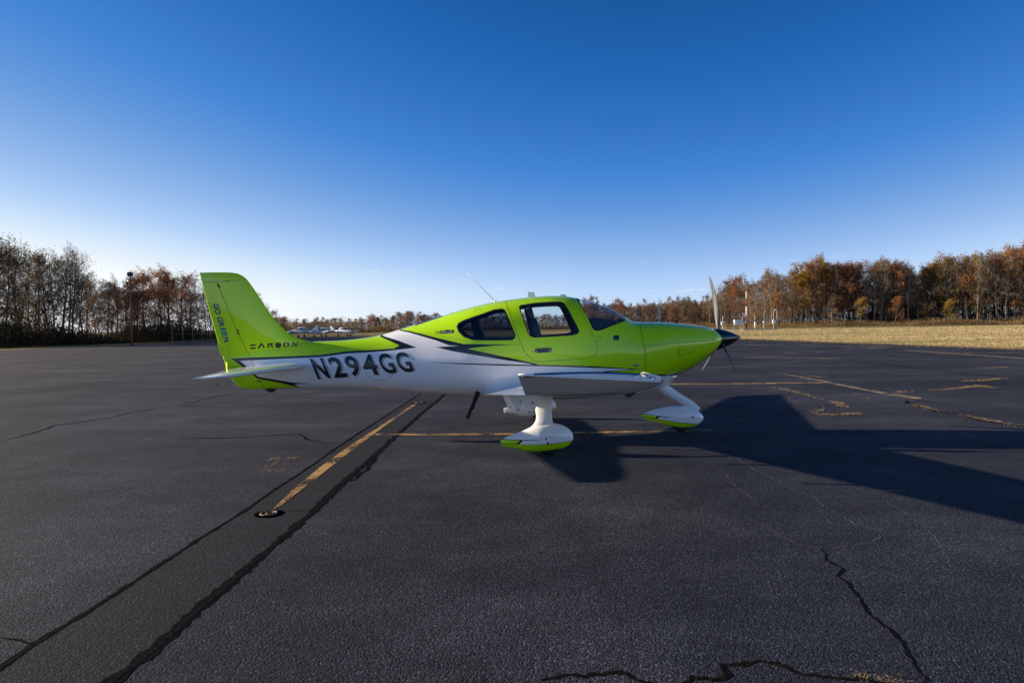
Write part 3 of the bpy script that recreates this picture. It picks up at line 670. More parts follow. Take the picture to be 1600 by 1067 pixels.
# seams, scoop, handles and print on the side
for s_ in ([(790, 470.5)] + DOOR[:22],): ribbon(body, s_, 0.0045, 'door_gap', M_seam, doorn)
ribbon(body, [(900, 471.2), (885, 467.6), (860, 466.6), (830, 467.6), (808, 469.6), (790, 472.5)], 0.003, 'door_gap', M_seam, doorn)
ribbon(body, [(999.7, 506), (1003, 521), (1006.4, 541.5), (1008, 560), (1008.3, 583)], 0.005, 'panel_seam', M_seam, ROOT)
ribbon(body, [(1006.4, 540.6), (1030, 538.4), (1054.5, 535.6), (1080, 534), (1100, 532.7), (1119, 530.8)], 0.0045, 'panel_seam', M_seam, ROOT)
ribbon(body, [(741, 486.5), (743, 484.2), (750, 482.4), (752, 484.8)], 0.004, 'panel_seam', M_seam, ROOT)
def blob(skin, px, py, r, material, name, parent, asp=1.0, rot=0.0, n=14, off=0.002, dome=0.0, Y=YC):
    l, nn_, h = skin.hit(px, py, Y); t = Vector((1, 0, 0)); t = (t - nn_ * t.dot(nn_)).normalized(); u = nn_.cross(t)
    tt = t * math.cos(rot) + u * math.sin(rot); uu = u * math.cos(rot) - t * math.sin(rot)
    v = [l + nn_ * off + tt * r * asp * math.cos(2 * math.pi * k / n) + uu * r * math.sin(2 * math.pi * k / n) for k in range(n)] + [l + nn_ * (off + dome)]
    v += [p - nn_ * (off + 0.004) for p in v[:n]]
    f = [(k, (k + 1) % n, n) for k in range(n)] + [(k + n + 1, (k + 1) % n + n + 1, (k + 1) % n, k) for k in range(n)]
    return mk(name, v, f, material, parent)
for px, py in [(1001.5 + .9 * k, 512 + 6.5 * k) for k in range(5)] + [(1010.3, 552 + 7 * k) for k in range(5)]: blob(body, px, py, 0.0035, M_seam, 'screw', ROOT, n=6, off=.001)
for px, py in ((1008.5, 543.5), (1009, 547), (1010, 571), (1027, 538.6), (1056.5, 535.6), (1085.5, 532.5), (1113, 530.2)): blob(body, px, py, 0.006, M_seam, 'screw', ROOT, n=8)
def quadpatch(skin, pts, material, name, parent, off=0.0016, Y=YC, g=0.18):
    bm = bmesh.new(); bm.faces.new([bm.verts.new((a, -b, 0)) for a, b in pts]); bmesh.ops.triangulate(bm, faces=bm.faces[:]); 
    x0, x1, y0, y1 = bounds(bm); gridcut(bm, max(x1 - x0, y1 - y0, 1) * g); o = decal(skin, bm, lambda x, y: (x, -y), name, material, parent, off, Y); bm.free(); return o
ribbon(body, [(1060.4, 545), (1060.8, 557.5)], .008, 'air_scoop_lip', M_seam, ROOT)
ribbon(body, [(1060.4, 545), (1070, 547.2), (1087, 549)], .003, 'air_scoop_edge', M_seam, ROOT); ribbon(body, [(1060.6, 557.5), (1072, 552.8), (1087, 549)], .003, 'air_scoop_edge', M_seam, ROOT)
quadpatch(body, [(958.5, 524.2), (966, 523.8), (967, 524.6), (967.3, 530.6), (966.5, 531.5), (959.3, 531.8), (958.3, 531)], M_decal, 'static_port_decal', ROOT); blob(body, 963, 527.8, 0.018, M_slate, 'static_port', ROOT, off=0.003)
blob(body, 993.7, 570.7, 0.020, M_decal, 'oval_badge', ROOT, 2.0, R(4)); blob(body, 993.7, 570.7, 0.012, M_halo, 'badge_lettering', ROOT, 2.4, R(4), off=0.0035)
hd = [(836.5, 545.6), (839, 544.8), (858, 543.6), (861, 544.4), (862.3, 547), (860.5, 549.6), (857.5, 550.3), (839.5, 551.4), (836.5, 550.8), (835.2, 548.2)]
quadpatch(body, hd, M_decal, 'door_handle', doorn, 0.012); quadpatch(body, [(a + 0.0, b) for a, b in hd], M_decal, 'handle_base', doorn, 0.004)
blob(body, 838, 549, 0.013, M_metal, 'lock', doorn, off=0.014, dome=0.003); blob(body, 858.4, 546.8, 0.011, M_halo, 'handle_button', doorn, off=0.014)
ribbon(body, [(829.5, 549), (833.5, 548.8)], 0.004, 'handle_mark', M_seam, doorn)
# registration, with its thin offset shadow
for ch, b0_, b1_ in (('N', 497.0, 517.2), ('2', 523.2, 544.4), ('9', 548.3, 568.2), ('4', 572.6, 595.2), ('G', 600.2, 621.8), ('G', 627.0, 648.6)):
    tm = text_mesh(ch, 0.028); tx0, tx1, ty0, ty1 = bounds(tm); gridcut(tm, 0.12)
    def mapN(dx, dy, b0_=b0_, b1_=b1_):
        def f(x, y):
            s_ = (x - tx0) / (tx1 - tx0); t_ = (y - ty0) / (ty1 - ty0); bx = b0_ + (b1_ - b0_) * s_; by = 592.4 - (bx - 497) * .0762
            return bx - 13.2 * t_ + dx, by - (31.8 - .004 * (bx - 497)) * t_ + dy
        return f
    decal(body, tm, mapN(2.3, 0.5), 'registration_outline', M_decal, ROOT, 0.0012); decal(body, tm, mapN(1.5, 0.25), 'registration_gap', M_decalw, ROOT, 0.0024); decal(body, tm, mapN(0, 0), 'registration_letter', M_decal, ROOT, 0.0036); tm.free()
ribbon(body, [(593.5 + 24.5 * math.cos(a), 573.5 + 21 * math.sin(a)) for a in np.linspace(R(20), R(160), 24)], 0.0035, 'access_panel_seam', M_seam, ROOT, off=0.0008)
for k in range(6):
    a = R(30 + 24 * k); blob(body, 593.5 + 22.5 * math.cos(a), 573.5 + 19.2 * math.sin(a), 0.004, M_seam, 'screw', ROOT, n=6, off=0.001)
def strokes(skin, o, ux, uy, segs, wd, name, material, parent, off=0.0018):
    """letters from strokes: segs in letter units, o origin px, ux/uy pixel axes"""
    for s_ in segs: ribbon(skin, [(o[0] + ux[0] * x + uy[0] * y, o[1] + ux[1] * x + uy[1] * y) for x, y in s_], wd, name, material, parent, off=off, step=0.6)
CARB = {'C': [[(.95, .85), (.08, .85), (.08, .62)], [(.08, .3), (.08, .12), (.95, .12)]], 'A': [[(.0, 0), (.45, 1), (.6, 1), (1.05, 0)]], 'R': [[(.08, 0), (.08, .9), (.95, .9)], [(.6, .75), (.6, .55), (.95, .02)]],
        'B': [[(.1, .1), (.1, .9), (.75, .9), (.9, .75), (.8, .5), (.25, .5)], [(.8, .5), (.95, .25), (.75, .1), (.1, .1)]], 'O': [[(.42, 1), (.05, .5), (.42, 0)], [(.68, 1), (1.05, .5), (.68, 0)]], 'N': [[(.08, 0), (.08, .45)], [(.08, .98), (.85, .05)], [(.95, .98), (.95, .6)]]}
for ch, x_, y_ in (('C', 391.3, 545.2), ('A', 404, 544.4), ('R', 418.5, 543.6), ('B', 430.5, 542.9), ('O', 442.5, 542.1), ('N', 456.5, 541.4)):
    strokes(tail, (x_, y_), (8.6, -0.55), (0, -6.6), CARB[ch], 0.023, 'lettering', M_decal, ROOT)
def fontpatch(skin, s_, o, ux, uy, name, material, parent, off, offset=0.02, sp=None):
    t = text_mesh(s_, offset); a0, a1, b0, b1 = bounds(t); gridcut(t, 0.3)
    w_, h_ = a1 - a0, b1 - b0
    decal(skin, t, lambda x, y: (o[0] + ux[0] * (x - a0) / w_ + uy[0] * (y - b0) / h_, o[1] + ux[1] * (x - a0) / w_ + uy[1] * (y - b0) / h_), name, material, parent, off); t.free()
def gog(f0, f1, s_, material, nm):           # reads downwards along the rudder
    A = Vector((332.4, 475.0)); B = Vector((350.4, 534.8)); d = B - A; n_ = Vector((8.4, -1.3)) 
    p0 = A + d * f0; p1 = A + d * f1
    fontpatch(tail, s_, p0, p1 - p0, n_, nm, material, RUD, 0.0035, 0.035); 
gog(0.0, .285, 'GO', M_slate, 'lettering'); gog(.345, .615, 'GR', M_slate, 'lettering'); gog(.635, .865, 'EE', M_teal, 'lettering'); gog(.885, 1.0, 'N', M_slate, 'lettering')
quadpatch(body, [(688.2, 516.8), (709.4, 515.5), (708.2, 520.3), (688.2, 521.7)], M_decal, 'badge', ROOT, 0.002)
fontpatch(body, 'PREMIUM', (689.6, 520.5), (16.6, -1.0), (0, -2.3), 'lettering', M_halo, ROOT, 0.004, 0.01)
ribbon(body, [(680.5, 518), (688, 517.4), (688, 521.2), (680.5, 521.6)], 0.004, 'badge_outline', M_decal, ROOT, closed=True)
fontpatch(body, 'G3', (682, 520.8), (5, -0.3), (0, -2.4), 'lettering', M_decal, ROOT, 0.0025, 0.0)
fontpatch(tail, 'NO STEP', (363, 573.6), (8, -0.2), (0, -1.2), 'small_lettering', M_decal, RUD, 0.0025, 0.0) if False else None
ribbon(tail, [(363.5, 572.8), (371, 572.5)], 0.006, 'small_placard', M_decal, RUD)
fontpatch(body, 'a', (644.5, 562), (2.6, 0), (0, -3), 'small_lettering', M_decal, ROOT, 0.002, 0.0)

# antennas
def px_tube(pts, rad, name, material, Y=YC, n=8): b = MB(); b.tube([P(a, c, Y) for a, c in pts], rad, n); return b.build(name, material, ROOT, True)
px_tube([(775, 471.5), (772, 469.5)], [0.022, 0.009], 'antenna_base', M_white); px_tube([(773.5, 470.8), (755, 452), (730.5, 426.5)], [0.006, 0.0045, 0.003], 'whip_antenna', M_halo)
def px_plate(pts, th, name, material, Y=YC, parent=ROOT):
    b = MB(); n = len(pts); q = [P(a, c, Y) for a, c in pts]; vv = [(p.x, Y + s_ * th / 2, p.z) for s_ in (-1, 1) for p in q]
    b.add(vv, [tuple(range(n))[::-1], tuple(range(n, 2 * n))] + [(i, (i + 1) % n, n + (i + 1) % n, n + i) for i in range(n)]); o = b.build(name, material, parent); return o
px_plate([(824.5, 464.5), (825, 456.2), (834.5, 456.2), (836.5, 463.6)], 0.03, 'blade_antenna', M_white); px_plate([(874.5, 463.5), (875.5, 460.4), (883, 460.2), (886, 463.8)], 0.05, 'blade_antenna', M_white)
# entry steps, exhausts
for s_ in (-1, 1):
    Y = YC + s_ * 0.56; b = MB(); q = [P(a, c, 9.49) for a, c in ((747.5, 612), (742, 625), (735, 641), (730.5, 653.5))]
    for k in range(3): b.tube([(q[k].x, Y, q[k].z), (q[k + 1].x, Y, q[k + 1].z)], [0.036, 0.030] if k == 0 else 0.026, 8)
    b.build('entry_step', M_rubber, ROOT, True)
    Y = YC + s_ * 0.17; b = MB(); e0, e1 = P(991, 610, 9.88), P(979, 618, 9.88); b.tube([(e0.x, Y, e0.z), (e1.x, Y, e1.z)], 0.045, 12, caps=False); b.tube([(e0.x, Y, e0.z), (e1.x, Y, e1.z)], 0.036, 12, caps=False); b.build('exhaust_pipe', M_trim, ROOT, True)

# spinner and propeller
hub = P(1117, 530, YC); tip = P(1157.6, 526.8, YC); ax = Vector((tip.x - hub.x, 0, tip.z - hub.z)); Ls = ax.length
b = MB(); b.lathe(hub - ax.normalized() * 0.02, ax, [(0, 0.0), (0, .158)] + [(0.02 + Ls * t, 0.160 * (1 - t ** 1.45) ** 0.86) for t in np.linspace(0, 1, 20)], 40); o = b.build('spinner', M_spin, ROOT, True); autosmooth(o, 50)
b = MB(); b.lathe(hub - ax.normalized() * 0.05, ax, [(0, 0.10), (0.03, 0.163)], 40); b.build('spinner_backplate', M_metal, ROOT, True)
axn = ax.normalized()
def blade(ang, lean=0.0):
    rd = Vector((0, math.sin(ang), math.cos(ang))); rd = (rd - axn * rd.dot(axn)).normalized(); tg = axn.cross(rd); v = []; f = []; n = 12; fm = []
    prof = [(0.10, .030, .030, 60), (0.16, .036, .028, 58), (0.22, .055, .018, 52), (0.32, .076, .013, 44), (0.45, .084, .010, 36), (0.58, .082, .008, 29), (0.70, .072, .007, 24), (0.80, .058, .006, 21), (0.88, .040, .005, 19), (0.925, .022, .004, 18), (0.940, .006, .002, 18)]
    for i, (r_, ch, th, tw) in enumerate(prof):
        sweep = -0.03 * max(0, (r_ - 0.5) / 0.44) ** 2; t_ = R(tw)
        cd = tg * math.cos(t_) + axn * math.sin(t_); nd = axn * math.cos(t_) - tg * math.sin(t_)
        c = hub + axn * 0.06 + rd * r_ + cd * sweep - axn * (0.055 * max(0, (r_ - 0.3) / 0.64) ** 2)
        for k in range(n): a = 2 * math.pi * k / n; v.append(c + cd * ch * .58 * math.cos(a) + nd * th * math.sin(a))
        if i:
            for k in range(n): f.append(((i - 1) * n + k, (i - 1) * n + (k + 1) % n, i * n + (k + 1) % n, i * n + k)); fm.append(0 if k < n // 2 else 1)
    f.append(tuple((len(prof) - 1) * n + k for k in range(n))); fm.append(0)
    mk('propeller_blade', v, f, [M_bladeb, M_blade], ROOT, fm)
blade(R(1)); blade(R(121)); blade(R(241))

# wings
def wing_part(secs, c0, c1, name, material, parent, mir=False, n=16, fm_fn=None, mats=None, caps=True):
    rings = []
    for (Y, xl, xt, zl, zt_, tu, tl) in secs:
        def pt(c, s_):
            yt = 5 * (0.2969 * math.sqrt(c) - 0.126 * c - 0.3516 * c * c + 0.2843 * c ** 3 - 0.1036 * c ** 4)
            cam_ = 0.0
            return (xl + (xt - xl) * c, 2 * YC - Y if mir else Y, zl + (zt_ - zl) * c + s_ * yt * 2 * (tu if s_ > 0 else tl) + cam_)
        cs = [c0 + (c1 - c0) * ((1 - math.cos(math.pi * k / n)) / 2 if c0 == 0 else k / n) for k in range(n + 1)]
        up_ = [pt(c, 1) for c in cs]; lo = [pt(c, -1) for c in cs[::-1]]
        if c0 == 0: lo = lo[:-1]
        rings.append(up_ + lo)
    nr = len(rings[0]); v = [p for r in rings for p in r]; f = []; fm = []
    for i in range(len(rings) - 1):
        for k in range(nr):
            q = (i * nr + k, i * nr + (k + 1) % nr, (i + 1) * nr + (k + 1) % nr, (i + 1) * nr + k)
            f.append(q[::-1] if not mir else q); fm.append(fm_fn(k, nr) if fm_fn else 0)
    e0 = tuple(range(nr)); e1 = tuple((len(rings) - 1) * nr + k for k in range(nr))
    f += [e0 if not mir else e0[::-1], e1[::-1] if not mir else e1]; fm += [0, 0]
    o = mk(name, v, f, mats or material, parent, fm); autosmooth(o, 40); return o
def sec(Y):                                  # main panel, root 9.6 to 4.62
    t = (9.6 - Y) / (9.6 - 4.62); l = lambda a, b: a + (b - a) * t
    return (Y, l(1.24, .945), l(-.40, .085), l(.735, 1.165), l(.630, 1.118), l(.128, .060), l(.070, .040))
tipsecs = [sec(4.80), sec(4.62), (4.50, .945, .072, 1.175, 1.155, .056, .030), (4.38, .942, .058, 1.192, 1.205, .055, .020), (4.28, .935, .046, 1.208, 1.245, .050, .010), (4.22, .925, .038, 1.220, 1.272, .040, .004), (4.19, .912, .032, 1.228, 1.283, .026, .001)]
for mir in (False, True):
    wg = wing_part([sec(9.75), sec(9.6), sec(7.5), sec(6), sec(4.81)], 0, .735, 'wing', M_white, ROOT, mir)
    wing_part([sec(9.75), sec(9.40)], .735, 1, 'wing_root', M_white, wg, mir)
    wing_part([sec(9.38), sec(8.2), sec(7.06)], .748, 1, 'flap', M_white, wg, mir); wing_part([sec(7.03), sec(6.0), sec(4.84)], .748, 1, 'aileron', M_white, wg, mir)
    tp = wing_part(tipsecs, 0, 1, 'wing_tip', M_white, wg, mir, n=22)
    my = (lambda y: 2 * YC - y) if mir else (lambda y: y)
    # metal de-icing strip on the leading edge
    st = [(Y, a + 0.003, b, c, d, tu * 1.02, tl * 1.02) for (Y, a, b, c, d, tu, tl) in (sec(9.2), sec(7), sec(4.9))]
    wing_part(st, 0, .045, 'deicing_strip', M_metal, wg, mir, n=8)
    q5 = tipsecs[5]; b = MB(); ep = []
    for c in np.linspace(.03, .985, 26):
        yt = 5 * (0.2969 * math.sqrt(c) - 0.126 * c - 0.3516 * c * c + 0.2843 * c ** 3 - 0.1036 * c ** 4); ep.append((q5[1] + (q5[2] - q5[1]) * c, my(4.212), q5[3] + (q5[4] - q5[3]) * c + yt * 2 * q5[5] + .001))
    b.tube(ep, .0095, 8); b.build('tip_sky_reflection', M_chrome, wg, True)  # bluish chrome tube added to stand for sky reflected along the glossy tip
    b = MB(); b.tube([(x_, my(4.235), z_ + .009) for x_, y_, z_ in ep], .0045, 6); b.build('tip_dark_reflection', M_black, wg, True)  # black tube added as the dark line reflected in the tip's upper edge
    for k, (xa_, xb_) in enumerate(((.905, .875), (.865, .835), (.825, .80), (.77, .75))):
        za_ = float(np.interp(xa_, [p[0] for p in ep[::-1]], [p[2] for p in ep[::-1]])); zb2 = float(np.interp(xb_, [p[0] for p in ep[::-1]], [p[2] for p in ep[::-1]]))
        b = MB(); b.tube([(xa_, my(4.204), za_ - .006), (xb_, my(4.204), zb2 - .006)], .013, 8); b.build('tip_light', M_chrome if k % 2 else M_lens, wg, True)
    b = MB()
    b.tube([(.945, my(4.30), 1.222), (.900, my(4.215), 1.255), (.80, my(4.205), 1.285)], [.008, .013, .008], 8); b.build('navigation_light', M_lens, wg, True)
    b = MB(); b.tube([(.84, my(4.205), 1.272), (.79, my(4.20), 1.283)], [.008, .006], 8); b.build('strobe_light', M_lensy, wg, True)
    b = MB(); b.tube([(.13, my(4.205), 1.286), (.035, my(4.205), 1.285)], [.005, .008], 8); b.build('rear_light', M_lens, wg, True)
    # flap and aileron hinge fairings under the wing
    for (X, Y, zt_, zb_, w0) in ((-.05, 9.0, .74, .50, .10), (.045, 8.1, .80, .575, .13), (.155, 7.2, .90, .655, .17)):
        t = (9.6 - Y) / 4.98; b = MB(); vv = []
        pr = [(X - .10, zt_ - .02), (X + w0, zt_ + .01), (X + .045, zb_ + .018), (X + .02, zb_ - .004), (X - .012, zb_ + .008), (X - .025, zb_ + .04)]
        for s_ in (-1, 1): vv += [(a, my(Y) + s_ * (.022 if i < 2 else .016), c) for i, (a, c) in enumerate(pr)]
        n = 6; b.add(vv, [tuple(range(n))[::-1], tuple(range(n, 2 * n))] + [(i, (i + 1) % n, n + (i + 1) % n, n + i) for i in range(n)]); h_ = b.build('hinge_fairing', M_white, wg)
        for bx, bz in ((X + .015, zb_ + .022), (X + .05, zb_ + .12)):
            b = MB(); b.lathe((bx, my(Y) - .024, bz), (0, -1, 0), [(0, .010), (.004, .009), (.004, 0)], 10); b.build('bolt', M_rubber, wg)
    # horizontal stabiliser
    def ssec(y, xl, xt, zl, zt_, t): return (YC - y, xl, xt, zl, zt_, t, t)
    ss = [ssec(0.0, -2.92, -4.12, 1.065, 1.03, .055), ssec(.2, -2.98, -4.10, 1.067, 1.03, .052), ssec(1.2, -3.09, -3.88, 1.065, 1.035, .038), ssec(2.0, -3.16, -3.72, 1.068, 1.045, .028), ssec(2.26, -3.22, -3.65, 1.066, 1.048, .020), ssec(2.35, -3.34, -3.63, 1.062, 1.050, .008)]
    sb = wing_part(ss, 0, .62, 'stabiliser', M_white, ROOT, mir); wing_part(ss[1:], .632, 1, 'elevator', M_white, sb, mir)

# landing gear
def pant(top, bot, Y, hw, green, blackp, name, parent, ydraw=None):
    T = [P(a, c, Y) for a, c in top]; B = [P(a, c, Y) for a, c in bot]; x0 = T[0].x; x1 = max(T[-1].x, B[-1].x)
    q = [x0 + (x1 - x0) * (1 - math.cos(math.pi * k / 40)) / 2 for k in range(41)]
    tt = pchip([p.x for p in T] + ([x1] if T[-1].x < x1 else []), [p.z for p in T] + ([B[-1].z] if T[-1].x < x1 else []), q); bb = pchip([p.x for p in B] + ([x1] if B[-1].x < x1 else []), [p.z for p in B] + ([T[-1].z] if B[-1].x < x1 else []), q); rings = []
    for i, x in enumerate(q):
        u = (x - x0) / (x1 - x0); wd = hw * max(0.03, min(1, (0.12 + 1.6 * u)) if u < .55 else math.sqrt(max(0, 1 - ((u - .55) / .45) ** 2.2))) ; zm = (tt[i] + bb[i]) / 2; h = max(0.004, (tt[i] - bb[i]) / 2)
        rings.append([(x, Y + wd * math.copysign(abs(math.cos(a)) ** .9, math.cos(a)), zm + h * math.copysign(abs(math.sin(a)) ** .9, math.sin(a))) for a in (2 * math.pi * (k + .5) / 28 for k in range(28))])
    sk = Skin(rings)
    gs = [[(p.x, p.z) for p in (P(a, c, Y - hw * .8) for a, c in pl)] for pl in green]; bs = [[(p.x, p.z) for p in (P(a, c, Y - hw * .8) for a, c in pl)] for pl in blackp]
    for pl in gs + bs: sk.cut(pl)
    d = sk.split(lambda c, f: ('p', 2 if any(inside(c.x, c.z, p) for p in bs) else (0 if any(inside(c.x, c.z, p) for p in gs) else 1)))['p']
    return sk, d
mt = [(782, 688), (788, 684.5), (798, 680), (812, 674.7), (825, 669), (834.5, 664.4), (846, 661.5), (860, 660.5), (875, 662.8), (888.5, 669.5), (894.5, 677), (896, 683)]
mb = [(782, 691), (784, 696.5), (795, 698.5), (807.5, 700.5), (822.5, 704.2), (845, 705.5), (867.5, 703), (882.5, 698.7), (893, 690.5), (895.5, 686)]
YN = 8.41
mg = [[(776, 688.6), (813.5, 688.6), (808, 694.4), (776, 694.4)], [(776, 695.2), (852.5, 694.4), (893, 690.2), (905, 688), (905, 712), (776, 712)]]
mbk = [[(776, 687.4), (820, 687.6), (843, 687.2), (843, 687.8), (817, 689), (811, 695), (852, 693.9), (893, 689.7), (905, 687.5), (905, 688.3), (893, 690.5), (852.5, 694.8), (776, 695.4), (776, 694.3), (807, 694.1), (812.5, 688.8), (776, 688.6)]]
sk, d = pant(mt, mb, YN, 0.125, mg, mbk, 'wheel_fairing', ROOT)
YF = 2 * YC - YN
near = skin_obj('wheel_fairing', d, MATS, ROOT)
fx_ = P(846, 690, YN).x; d = list(d)
far_d = ([Vector((a.x, 2 * YC - a.y, a.z)) for a in d[0]], [q[::-1] for q in d[1]], [1 if sum(d[0][k].x for k in q) / len(q) < fx_ else mi for q, mi in zip(d[1], d[2])], [Vector((n_.x, -n_.y, n_.z)) for n_ in d[3]])
skin_obj('wheel_fairing', far_d, MATS, ROOT)
ribbon(sk, [(846, 689), (846.5, 683.2), (862, 681.8), (863, 688)], .003, 'access_panel_seam', M_seam, near, Y=YN); blob(sk, 853, 686, .012, M_seam, 'access_hole', near, Y=YN); blob(sk, 856, 692.5, .014, M_rubber, 'tow_point', near, Y=YN)
def wheel(x, y, r_, wd, name='wheel'):
    b = MB(); pr = [(-wd / 2, r_ * .45), (-wd / 2, r_ * .8), (-wd * .38, r_ * .95), (-wd * .15, r_), (wd * .15, r_), (wd * .38, r_ * .95), (wd / 2, r_ * .8), (wd / 2, r_ * .45)]
    b.lathe((x, y, r_), (0, 1, 0), pr, 32); o = b.build(name, M_rubber, ROOT, True)
    h = MB(); h.lathe((x, y, r_), (0, 1, 0), [(-wd * .4, 0), (-wd * .4, r_ * .45), (wd * .4, r_ * .45), (wd * .4, 0)], 20); h.build('rim', M_metal, o)
xw = G(857, 710).x
for y in (YN, YF): wheel(xw, y, .19, .13)
def loft(secs, n, name, material, parent):   # secs: (centre, chord dir half, thick half)
    b = MB(); v = []; f = []
    for (c, u_, w_) in secs:
        for k in range(n): a = 2 * math.pi * k / n; v.append(Vector(c) + Vector(u_) * math.cos(a) + Vector(w_) * math.sin(a))
    for i in range(len(secs) - 1):
        for k in range(n): f.append((i * n + k, i * n + (k + 1) % n, (i + 1) * n + (k + 1) % n, (i + 1) * n + k))
    f += [tuple(range(n))[::-1], tuple((len(secs) - 1) * n + k for k in range(n))]
    o = mk(name, v, f, material, parent); bm = bmesh.new(); bm.from_mesh(o.data); bmesh.ops.recalc_face_normals(bm, faces=bm.faces); bm.to_mesh(o.data); bm.free(); autosmooth(o, 50); return o
for mir in (False, True):
    my = (lambda y: 2 * YC - y) if mir else (lambda y: y)
    se = []
    for (px0, px1, py, Y, th) in ((843, 866, 606, 9.15, .05), (845, 864, 616, 8.9, .042), (840, 863, 626, 8.68, .038), (836.5, 862, 640, 8.55, .036), (838, 862.5, 650, 8.47, .036), (837, 863, 657, 8.43, .042), (834, 865, 662, YN, .052), (829, 870, 667, YN, .07)):
        a = P(px0, py, Y); c = P(px1, py, Y); se.append((((a.x + c.x) / 2, my(Y), (a.z + c.z) / 2), ((c.x - a.x) / 2, 0, 0), (0, th, 0)))
    loft(se, 20, 'gear_leg', M_white, ROOT)
# nose gear
nt_ = [(1004, 646), (1012, 643.5), (1025, 639.5), (1040, 636.3), (1055, 634.5), (1069.5, 634), (1080, 636.5), (1089, 641), (1096, 646.5), (1099, 651.5)]
nb_ = [(1004, 648), (1005.5, 654), (1015, 656.5), (1028, 659.8), (1042, 664), (1054, 667.5), (1066, 669), (1078, 667.5), (1087.5, 664.5), (1095, 659), (1098.5, 655)]
ng = [[(998, 647), (1029, 650.6), (1025, 654), (998, 650.8)], [(998, 651.8), (1030, 655), (1060, 660), (1091, 663.2), (1091, 680), (998, 680)]]
nk = [[(998, 645.9), (1029, 650), (1047, 651.8), (1047, 652.4), (1032, 651.6), (1027, 655), (1060, 659.6), (1091, 662.6), (1091, 663.4), (1060, 660.6), (1025, 655), (998, 651.9), (998, 650.8), (1024.5, 653.9), (1028, 650.6), (998, 647)]]
sk2, d2 = pant(nt_, nb_, YC, 0.115, ng, nk, 'nose_wheel_fairing', ROOT)
nf = skin_obj('wheel_fairing', d2, MATS, ROOT, label='nose wheel fairing'); blob(sk2, 1082.3, 652, .016, M_rubber, 'axle_hole', nf, Y=YC)
for a, c in ((1071, 654.5), (1073, 659), (1089, 654), (1078, 651), (1087, 648)): blob(sk2, a, c, .004, M_seam, 'screw', nf, n=6, Y=YC)
wheel(G(1064, 673.5).x, YC, .17, .12)
q = [(1024, 596), (1036, 606), (1058, 619.5), (1080, 632.5), (1090.5, 640.5)]; hwid = [.085, .075, .062, .056, .050]; se = []
for (a, c), hw in zip(q, hwid): p = P(a, c, YC); se.append(((p.x, YC, p.z), (hw * .55, 0, hw * .85), (0, .045, 0)))
loft(se, 20, 'nose_gear_leg', M_white, ROOT)
loft([((P(1000, 606, YC).x, YC, P(1000, 606, YC).z), (.28, 0, 0), (0, .3, 0)), ((P(1010, 599, YC).x, YC, P(1010, 599, YC).z), (.36, 0, 0), (0, .34, 0)), ((P(1012, 588, YC).x, YC, P(1012, 588, YC).z), (.42, 0, 0), (0, .38, 0))], 28, 'belly_fairing', M_white, ROOT)

# ============================================================ TREES
def bark(name, c): 
    m = mat(name, c, 0.9, spec=0.2); lk(m, ramp(m, noise(m, objco(m, (1, 1, .3)), 3, 4), [(0.3, tuple(x * .6 for x in c)), (0.7, tuple(x * 1.3 for x in c))]), bsdf(m).inputs['Base Color']); return m
M_bark = bark('bark', (0.085, 0.068, 0.055)); M_barkp = bark('pale_bark', (0.26, 0.225, 0.18))
def leafm(name, cols):
    m = mat(name, cols[0], 0.7, spec=0.2); oi = nn(m, 'ShaderNodeObjectInfo'); ge = nn(m, 'ShaderNodeNewGeometry')
    s_ = mth(m, 'ADD', mth(m, 'MULTIPLY', ge.outputs['Random Per Island'], 0.55), mth(m, 'MULTIPLY', oi.outputs['Random'], 0.45))
    n = len(cols); c = ramp(m, s_, [((i + .5) / n, q) for i, q in enumerate(cols)]); lk(m, c, bsdf(m).inputs['Base Color'])
    t = m.node_tree; tl = t.nodes.new('ShaderNodeBsdfTranslucent'); t.links.new(c, tl.inputs[0]); mx = t.nodes.new('ShaderNodeMixShader'); mx.inputs[0].default_value = .3
    t.links.new(bsdf(m).outputs[0], mx.inputs[1]); t.links.new(tl.outputs[0], mx.inputs[2]); t.links.new(mx.outputs[0], t.nodes['Material Output'].inputs[0]); return m
LM = {'rust': leafm('rust_leaves', [(.17, .075, .03), (.32, .13, .045), (.25, .12, .055), (.38, .20, .075)]),
      'brown': leafm('brown_leaves', [(.17, .115, .07), (.27, .18, .10), (.22, .135, .08), (.34, .225, .13)]),
      'gold': leafm('gold_leaves', [(.30, .19, .02), (.46, .28, .024), (.24, .18, .032), (.40, .20, .024)]),
      'dull': leafm('dull_leaves', [(.11, .08, .045), (.16, .11, .05), (.13, .11, .04), (.18, .10, .045)]),
      'green': leafm('green_needles', [(.022, .04, .014), (.036, .06, .02), (.03, .05, .018)])}
